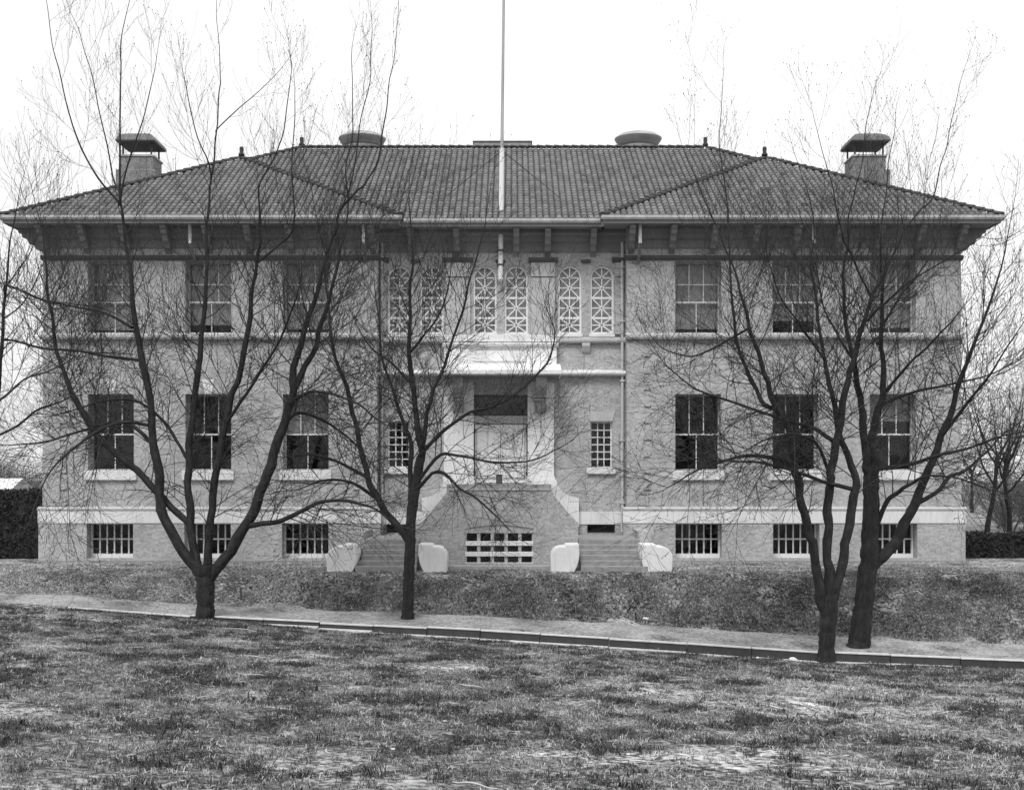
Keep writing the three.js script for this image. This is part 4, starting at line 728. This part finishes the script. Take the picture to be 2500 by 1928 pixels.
const EDGE_TREE = [
  ['trunk', [[-15.06,-1.18,7.60,0.129],[-15.03,-0.91,7.60,0.103],[-14.99,-0.08,7.60,0.090],[-14.89,1.35,7.60,0.086],[-14.82,2.78,7.60,0.082],[-14.72,4.33,7.60,0.079],[-14.60,5.76,7.60,0.071]]],
  ['limb', [[-14.62,5.64,7.60,0.069],[-14.52,6.63,7.64,0.057],[-14.44,7.62,7.68,0.046],[-14.34,8.59,7.72,0.035],[-14.26,9.32,7.76,0.027],[-14.13,10.14,7.81,0.018],[-13.93,11.08,7.85,0.011],[-13.73,11.78,7.90,0.006]]],
  ['limb', [[-14.40,8.25,7.70,0.026],[-14.34,8.52,7.86,0.024],[-13.68,8.30,8.03,0.022],[-13.02,8.03,8.21,0.019],[-12.14,7.90,8.40,0.016],[-11.30,7.76,8.60,0.013],[-10.76,7.53,8.80,0.009]]],
  ['limb', [[-14.54,6.95,7.65,0.030],[-14.13,6.94,7.47,0.027],[-13.50,6.76,7.27,0.024],[-12.71,6.70,7.05,0.020],[-11.85,6.66,6.83,0.017],[-10.91,6.63,6.60,0.010]]],
  ['limb', [[-14.70,5.11,7.60,0.038],[-14.23,5.39,7.84,0.033],[-13.63,5.80,8.11,0.027],[-12.80,6.01,8.40,0.021],[-12.05,6.38,8.70,0.014],[-11.37,6.93,9.00,0.008]]],
  ['limb', [[-14.82,4.09,7.60,0.039],[-14.18,4.46,7.34,0.035],[-13.69,4.95,7.04,0.030],[-13.07,5.21,6.73,0.021],[-12.32,5.85,6.40,0.012]]],
  ['limb', [[-14.35,8.49,7.71,0.020],[-13.86,9.06,7.86,0.017],[-13.45,9.62,8.03,0.013],[-13.15,10.18,8.21,0.009],[-12.96,10.73,8.40,0.006]]],
  ['limb', [[-14.48,7.54,7.67,0.023],[-14.10,7.94,7.38,0.020],[-13.80,8.58,7.05,0.015],[-13.62,9.36,6.70,0.010]]],
];

bareTree('bare_tree', 'large bare tree with four spreading stems from one low fork', FOUR_STEM_TREE, 101);
bareTree('bare_tree', 'slim young bare tree standing on the path before the entrance', SLIM_TREE, 202, { density: 0.95 });
bareTree('bare_tree', 'bare tree with three upright stems standing right at the kerb', FORKED_TREE, 303, { buds: 0.9 });
bareTree('bare_tree', 'leaning bare tree with flared foot behind the three stemmed one', LEANING_TREE, 404, { buds: 0.9 });
bareTree('bare_tree', 'thin bare tree cut by the left edge of the picture', EDGE_TREE, 505, { density: 0.9 });

// ---------------------------------------------------------------- behind the building
function makeLimbs(x, y, z, h, lean, n, seed, r0) {      // a plain bare tree of height h for the background
  const R = mulberry(seed), top = 0.32 + 0.12 * R(), tr = [], data = [];
  for (let i = 0; i <= 5; i++) { const t = i / 5 * 0.6; tr.push([x + lean * t * h + (R() - 0.5) * 0.06 * h * t, y + h * t, z, r0 * (1 - t * 0.9)]); }
  data.push(['trunk', tr]);
  for (let k = 0; k < n; k++) {
    const t = lerp(top, 0.6, k / Math.max(1, n - 1)) / 0.6 * 5, i = Math.min(4, Math.floor(t)), a = tr[i], b = tr[i + 1], f = t - i, p = [0, 1, 2].map((q) => lerp(a[q], b[q], f)), az = k * 2.4 + R(), L = h * (0.3 + 0.2 * R()), out = 0.35 + 0.4 * R(), l = [];
    for (let j = 0; j <= 4; j++) { const u = j / 4; l.push([p[0] + Math.cos(az) * L * out * u * (1 - 0.25 * u), p[1] + L * (0.55 * u + 0.4 * u * u), p[2] + Math.sin(az) * L * out * u, lerp(r0 * 0.4, 0.012, u)]); }
    data.push(['limb', l]);
  }
  return data;
}
const far = { buds: 0.3, scale: 1.3 };
bareTree('background_tree', 'grey bare tree leaning over the dark hedge beyond the right corner', makeLimbs(18.4, -0.05, -4.5, 6.2, 0.16, 6, 11, 0.12), 611, { ...far, density: 0.4 });
bareTree('background_tree', 'grey bare tree at the right edge behind the dark hedge', makeLimbs(20.2, -0.05, -6.5, 6.4, -0.05, 6, 12, 0.12), 612, { ...far, density: 0.4 });
{
  const R = mulberry(900);
  const spots = [];
  for (let k = 0; k < 9; k++) spots.push([lerp(26, 44, k / 8) + R() * 2, -34 - R() * 30, 5.0 + R() * 2.4]);
  for (let k = 0; k < 7; k++) spots.push([lerp(-24, -42, k / 6) - R() * 2, -30 - R() * 30, 6.4 + R() * 2.6]);
  spots.forEach(([x, z, h], k) => bareTree('background_tree', x > 0 ? 'small pale bare tree in the far row beyond the right corner' : 'small pale bare tree in the far row beyond the left corner', makeLimbs(x, groundY(x, z), z, h, (R() - 0.5) * 0.2, 7, 40 + k, 0.14), 700 + k, { ...far, density: 0.4, group: x > 0 ? 'far trees on the right' : 'far trees on the left' }));
}
{ // leafless scrub filling the ground behind, uncountable twigs
  const R = mulberry(950), tw = [], bd = [];
  for (let k = 0; k < 13; k++) { const a = R() * 6.283, o = 0.25 + 0.5 * R(); growTwigs(R, tw, bd, new THREE.Vector3((R() - 0.5) * 0.5, 0, (R() - 0.5) * 0.5), new THREE.Vector3(Math.cos(a) * o, 1, Math.sin(a) * o).normalize(), 1.5 + 1.2 * R(), 0.022, 1, 0.2); }
  const g = joinRaw(tw), m = new THREE.Matrix4(), q = new THREE.Quaternion(), V = new THREE.Vector3(), S = new THREE.Vector3(), Y = new THREE.Vector3(0, 1, 0);
  for (const [sd, label] of [[1, 'grey leafless scrub behind the low hedge beyond the right corner'], [-1, 'grey leafless scrub behind the tall hedge beyond the left corner']]) {
    const im = new THREE.InstancedMesh(g, M.hazeBrush, sd > 0 ? 16 : 30);
    for (let i = 0; i < im.count; i++) { const d = 22 + 50 * R(), x = sd * (17.5 + d * 0.3 + R() * 12), z = -d + 3, k = 0.9 + 0.8 * R(); m.compose(V.set(x, groundY(x, z) - 0.05, z), q.setFromAxisAngle(Y, R() * 6.28), S.set(k * 1.2, k * 0.85, k * 1.2)); im.setMatrixAt(i, m); }
    im.name = numbered('scrub'); im.userData = { kind: 'stuff', label, category: 'scrub' }; im.castShadow = im.receiveShadow = true; scene.add(im);
  }
}
function hedge(name, label, x0, x1, y1, z0, z1, seed, n) {
  const R = mulberry(seed), yb = groundY((x0 + x1) / 2, (z0 + z1) / 2), t = thing(name, label, 'hedge', [(x0 + x1) / 2, yb, (z0 + z1) / 2]);
  const hw = (x1 - x0) / 2, hd = (z1 - z0) / 2, H = y1 - yb;
  part('branches', metreUV(new THREE.BoxGeometry(hw * 2 - 0.25, H - 0.1, hd * 2 - 0.25, 6, 6, 3).translate(0, H / 2 - 0.05, 0)), M.hedge, t);
  const leaf = new THREE.BufferGeometry(); leaf.setAttribute('position', new THREE.Float32BufferAttribute([-0.03, 0, 0, 0.03, 0, 0, 0, 0.11, 0.012, 0, -0.03, 0.012], 3)); leaf.setIndex([0, 1, 2, 1, 0, 3]); leaf.computeVertexNormals();
  const im = new THREE.InstancedMesh(leaf, M.grass, n), m = new THREE.Matrix4(), e = new THREE.Euler(), c = new THREE.Color();
  for (let i = 0; i < n; i++) {
    const f = R(); let x = (R() * 2 - 1) * hw, y = R() * H, z = (R() * 2 - 1) * hd;
    if (f < 0.55) z = hd - R() * 0.22; else if (f < 0.75) y = H - R() * 0.2; else if (f < 0.88) x = hw - R() * 0.2; else x = -hw + R() * 0.2;
    const w = 0.22 * (fbm(x * 1.4 + seed, y * 1.4 + z, 501, 3) - 0.5);
    m.makeRotationFromEuler(e.set(R() * 6, R() * 6, R() * 6)).setPosition(x + w, y + w, z + w); im.setMatrixAt(i, m);
    const v = 0.02 + 0.05 * R() * R(); im.setColorAt(i, c.setRGB(v, v, v));
  }
  im.name = 'foliage'; im.userData.kind = 'stuff'; im.castShadow = im.receiveShadow = true; t.add(im);
}
hedge('hedge', 'tall dark clipped hedge against the left corner of the building', -23, -16.3, 2.45, -4.6, -1.6, 21, 16000);
hedge('hedge', 'low dark hedge running off beyond the right corner of the building', 16.45, 24, 0.92, -3.4, -1.9, 22, 12000);
{
  const t = thing('shed', 'small shed with pale roof showing above the tall hedge', 'shed', [-21.75, -0.02, -9]);
  part('wall', box(-1.6, 1.6, 0, 2.2, -1.5, 1.5), M.bracket, t);
  part('roof', [alongX([[-1.8, 2.15], [1.8, 2.15], [1.8, 2.21], [0, 2.86], [-1.8, 2.21]], -1.7, 1.7)], M.whitewash, t);
  part('door', box(-0.4, 0.4, 0.02, 1.95, 1.503, 1.53), M.metal, t);
}

// ---------------------------------------------------------------- small things on the ground
{
  const R = mulberry(66);
  const put = [[8.05, 9.86, 0.1, 'pale broken stone lying against the kerb left of the three stemmed tree'], [7.1, 9.72, 0.06, 'smaller pale stone chip beside the kerb, left of the broken stone'], [4.35, 6.4, 0.07, 'pale stone at the foot of the grassy bank below the right steps']];
  for (const [x, z, r, label] of put) {
    const g = new THREE.IcosahedronGeometry(r, 2), p = g.attributes.position;
    for (let i = 0; i < p.count; i++) { const v = new THREE.Vector3().fromBufferAttribute(p, i), f = 0.72 + 0.6 * noise2(v.x * 9 + 5 + x, v.y * 9 + v.z * 7 + 5, 71); p.setXYZ(i, v.x * f * 1.5, v.y * f * 0.75, v.z * f); }
    g.computeVertexNormals(); const t = thing('stone', label, 'stone', [x, groundY(x, z) + r * 0.45, z]); part('block', metreUV(g), M.whitewash, t);
  }
  const s = thing('wooden_stake', 'short dark wooden stake stuck in the bank right of the large tree', 'stake', [-7.95, groundY(-7.95, 5.6), 5.6]);
  part('post', rbox(-0.03, 0.03, -0.2, 0.36, -0.03, 0.03, 0.01).rotateZ(0.06), M.dark, s);
}
// grass: tufts of flattened winter grass, over the lawn and the bank
{
  const R = mulberry(31337);
  function tuft(nb, h, spread, w, seed, l0 = 0.25, l1 = 1.35) {
    const Q = mulberry(seed), pos = [], idx = [];
    for (let b = 0; b < nb; b++) {
      const a = Q() * 6.283, lean = l0 + (l1 - l0) * Q(), H = h * (0.55 + 0.7 * Q()), ox = (Q() - 0.5) * spread, oz = (Q() - 0.5) * spread, dx = Math.cos(a), dz = Math.sin(a), px = -dz * w, pz = dx * w, k = pos.length / 3;
      const mid = [ox + dx * H * lean * 0.3, H * 0.55, oz + dz * H * lean * 0.3], tip = [ox + dx * H * lean, H * (1.05 - 0.45 * Math.min(1, lean)), oz + dz * H * lean];
      pos.push(ox - px, -0.01, oz - pz, ox + px, -0.01, oz + pz, mid[0] - px * 0.8, mid[1], mid[2] - pz * 0.8, mid[0] + px * 0.8, mid[1], mid[2] + pz * 0.8, ...tip);
      idx.push(k, k + 1, k + 2, k + 1, k + 3, k + 2, k + 2, k + 3, k + 4);
    }
    const g = new THREE.BufferGeometry(); g.setAttribute('position', new THREE.Float32BufferAttribute(pos, 3)); g.setIndex(idx); g.computeVertexNormals(); return g;
  }
  const m = new THREE.Matrix4(), q = new THREE.Quaternion(), e = new THREE.Euler(), c = new THREE.Color(), V = new THREE.Vector3(), S = new THREE.Vector3();
  const tone = (x, z) => { const k = fbm(x * 1.7, z * 1.1, 611, 4), f = fbm(x * 6, z * 6, 617, 2); return clamp(0.5 + 2.6 * (k - 0.5) + 1.2 * (f - 0.5), 0, 1); };
  function scatter(name, label, geo, n, sample, colour, size) {
    const list = [];
    for (let t = 0; t < n * 6 && list.length < n; t++) {
      const s = sample(); if (!s) continue;
      list.push(s);
    }
    const im = new THREE.InstancedMesh(geo, M.grass, list.length);
    list.forEach(([x, z], i) => {
      const k = size(x, z); q.setFromEuler(e.set((R() - 0.5) * 0.5, R() * 6.283, (R() - 0.5) * 0.5));
      m.compose(V.set(x, groundY(x, z), z), q, S.set(k, k * (0.6 + 0.7 * R()), k)); im.setMatrixAt(i, m);
      const v = colour(x, z); im.setColorAt(i, c.setRGB(v, v, v));
    });
    im.name = numbered(name); im.userData = { kind: 'stuff', label, category: 'grass' }; im.castShadow = im.receiveShadow = true; scene.add(im);
  }
  const lawn = () => { const d = 6.5 + 31 * Math.sqrt(R()), z = 46 - d, x = 0.35 + (R() - 0.5) * (d * 0.8 + 2); const s = z - kerbZ(x); if (s < 0.05 || (s < 0.25 && R() < 0.55)) return null; if (R() < worn(x, z) * 0.8 || R() < clamp((0.47 - fbm(x * 2.2, z * 2.2, 661, 3)) * 6, 0, 0.85)) return null; return [x, z]; };
  const lawnTone = (x, z) => { const w = worn(x, z), t = tone(x, z), v = lerp(0.03, 0.165, t) * lerp(0.75, 1.25, clamp(fbm(x * 0.45, z * 0.7, 671, 3) * 3 - 1, 0, 1)) * (0.4 + 1.1 * R()); return (R() < 0.03 + 0.18 * t + 0.3 * w ? 0.2 + 0.28 * R() : v) * (1 + 0.4 * w); };
  scatter('lawn_grass', 'rough dark winter lawn in the foreground', tuft(12, 0.034, 0.16, 0.0032, 1, 0.5, 2.4), 115000, lawn, lawnTone, (x, z) => 0.6 + 0.8 * R());
  scatter('lawn_grass', 'pale flattened straw lying over the foreground lawn', tuft(6, 0.026, 0.22, 0.0032, 2, 2, 5), 24000, () => { const s = lawn(); return s && R() < 0.25 + tone(s[0] + 9, s[1] * 1.6) ? s : null; }, () => 0.18 + 0.3 * R(), () => 0.6 + 0.8 * R());
  scatter('lawn_grass', 'taller dark tussocks dotted over the foreground lawn', tuft(24, 0.075, 0.26, 0.005, 3, 0.4, 1.8), 5200, () => { const s = lawn(); return s && tone(s[0], s[1]) < 0.33 ? s : null; }, () => 0.018 + 0.03 * R(), () => 0.6 + 0.7 * R());
  const bank = () => { const x = (R() - 0.5) * 40, zb = kerbZ(x) - pathW(x) + 0.55 * (fbm(x * 1.6, 5, 641, 4) - 0.2), z = lerp(0.6, zb, Math.pow(R(), 0.7)); if (x > -5.7 && x < 5.6 && z < 4.35) return null; const flat = z < terraceZ(x) - 0.2 || x < -5.5 + 2 * (fbm(x, z, 643, 3) - 0.5); if (flat && R() < 0.72) return null; const up = (z - terraceZ(x)) / 0.9 + 1.6 * (fbm(x * 0.9, z * 0.9, 647, 3) - 0.5); if (R() < clamp(0.85 - up, 0, 0.8) || R() < clamp((0.48 - fbm(x * 1.9, z * 1.9, 663, 3)) * 6, 0, 0.8)) return null; return [x, z]; };
  scatter('bank_grass', 'short scruffy grass covering the bank between building and path', tuft(9, 0.04, 0.19, 0.006, 4, 0.5, 2.4), 42000, bank, (x, z) => { const t = tone(x * 0.8, z * 0.8), flat = z < terraceZ(x) - 0.2 || x < -6; const v = lerp(0.11, 0.28, t) * (flat ? 1.7 : 1) * (0.45 + 1.1 * R()); return R() < 0.2 ? 0.28 + 0.26 * R() : v; }, () => 0.7 + 0.8 * R());
  scatter('path_grass', 'stray blades and litter strewn thinly over the worn path', tuft(5, 0.035, 0.14, 0.005, 5, 0.5, 2.2), 2600, () => { const x = (R() - 0.5) * 40, z = kerbZ(x) - 0.2 - R() * pathW(x); return fbm(x * 1.1, z * 1.1, 651, 3) > 0.47 ? [x, z] : null; }, () => 0.05 + 0.2 * R(), () => 0.6 + 0.7 * R());
  // fallen leaves and scraps
  const lg = new THREE.PlaneGeometry(0.09, 0.06, 2, 1); { const p = lg.attributes.position; for (let i = 0; i < p.count; i++) p.setZ(i, p.getX(i) ** 2 * 6); lg.rotateX(-Math.PI / 2); lg.computeVertexNormals(); }
  scatter('fallen_leaves', 'pale fallen leaves and scraps scattered over the grassy bank', lg, 700, () => { const s = bank(); return s && s[1] > 4.4 ? s : null; }, () => 0.35 + 0.45 * R(), () => 0.6 + 1.0 * R());
  scatter('fallen_leaves', 'pale dead leaves and bits of bark scattered over the lawn', lg, 900, lawn, () => 0.2 + 0.4 * R() * R(), () => 0.4 + 0.7 * R());
  // fallen twigs and stalks on the lawn, each a thing of its own
  const straw = (x, z, L, a, bend, pale) => {
    const pts = []; for (let i = 0; i <= 6; i++) { const u = i / 6 - 0.5, px = x + Math.cos(a) * L * u - Math.sin(a) * bend * (0.25 - u * u), pz = z + Math.sin(a) * L * u + Math.cos(a) * bend * (0.25 - u * u); pts.push([px - x, groundY(px, pz) + 0.045 - groundY(x, z), pz - z, 0.009 * (1.1 - Math.abs(u))]); }
    return joinRaw([tube(pts, 5)]);
  };
  const stick = std(0.42, { roughness: 0.9 });
  const spots = [[-4.6, 20.4, 0.55, 0.3, 0.1], [-2.6, 29.5, 0.4, 0.5, 0.08], [-3.9, 24.6, 0.5, 0.35, 0.1], [0.05, 35.3, 0.42, 0.5, 0.2], [1.2, 26.2, 0.5, 0.1, 0.05], [-0.3, 25.6, 0.45, 0.6, 0.12], [5.2, 27.4, 0.5, -0.2, 0.06], [-6.6, 12.2, 0.9, 0.06, 0.04], [3.4, 22.2, 0.5, -0.4, 0.1], [-1.4, 33.4, 0.35, 1.3, 0.1]];
  const words = ['left of the lawn near the dark clump', 'in the left foreground', 'in the lawn left of centre', 'curved, at the bottom centre of the picture', 'just right of the lawn centre', 'at the lawn centre', 'on the right of the lawn', 'near the foot of the large tree', 'below the right tree group', 'upright looking, at the lower centre'];
  spots.forEach(([x, z, L, a, b], i) => { const t = thing('fallen_twig', 'pale fallen twig lying ' + words[i], 'twig', [x, groundY(x, z), z]); part('stem', straw(x, z, L, a, b), stick, t); });
}
renderer.render(scene, camera);
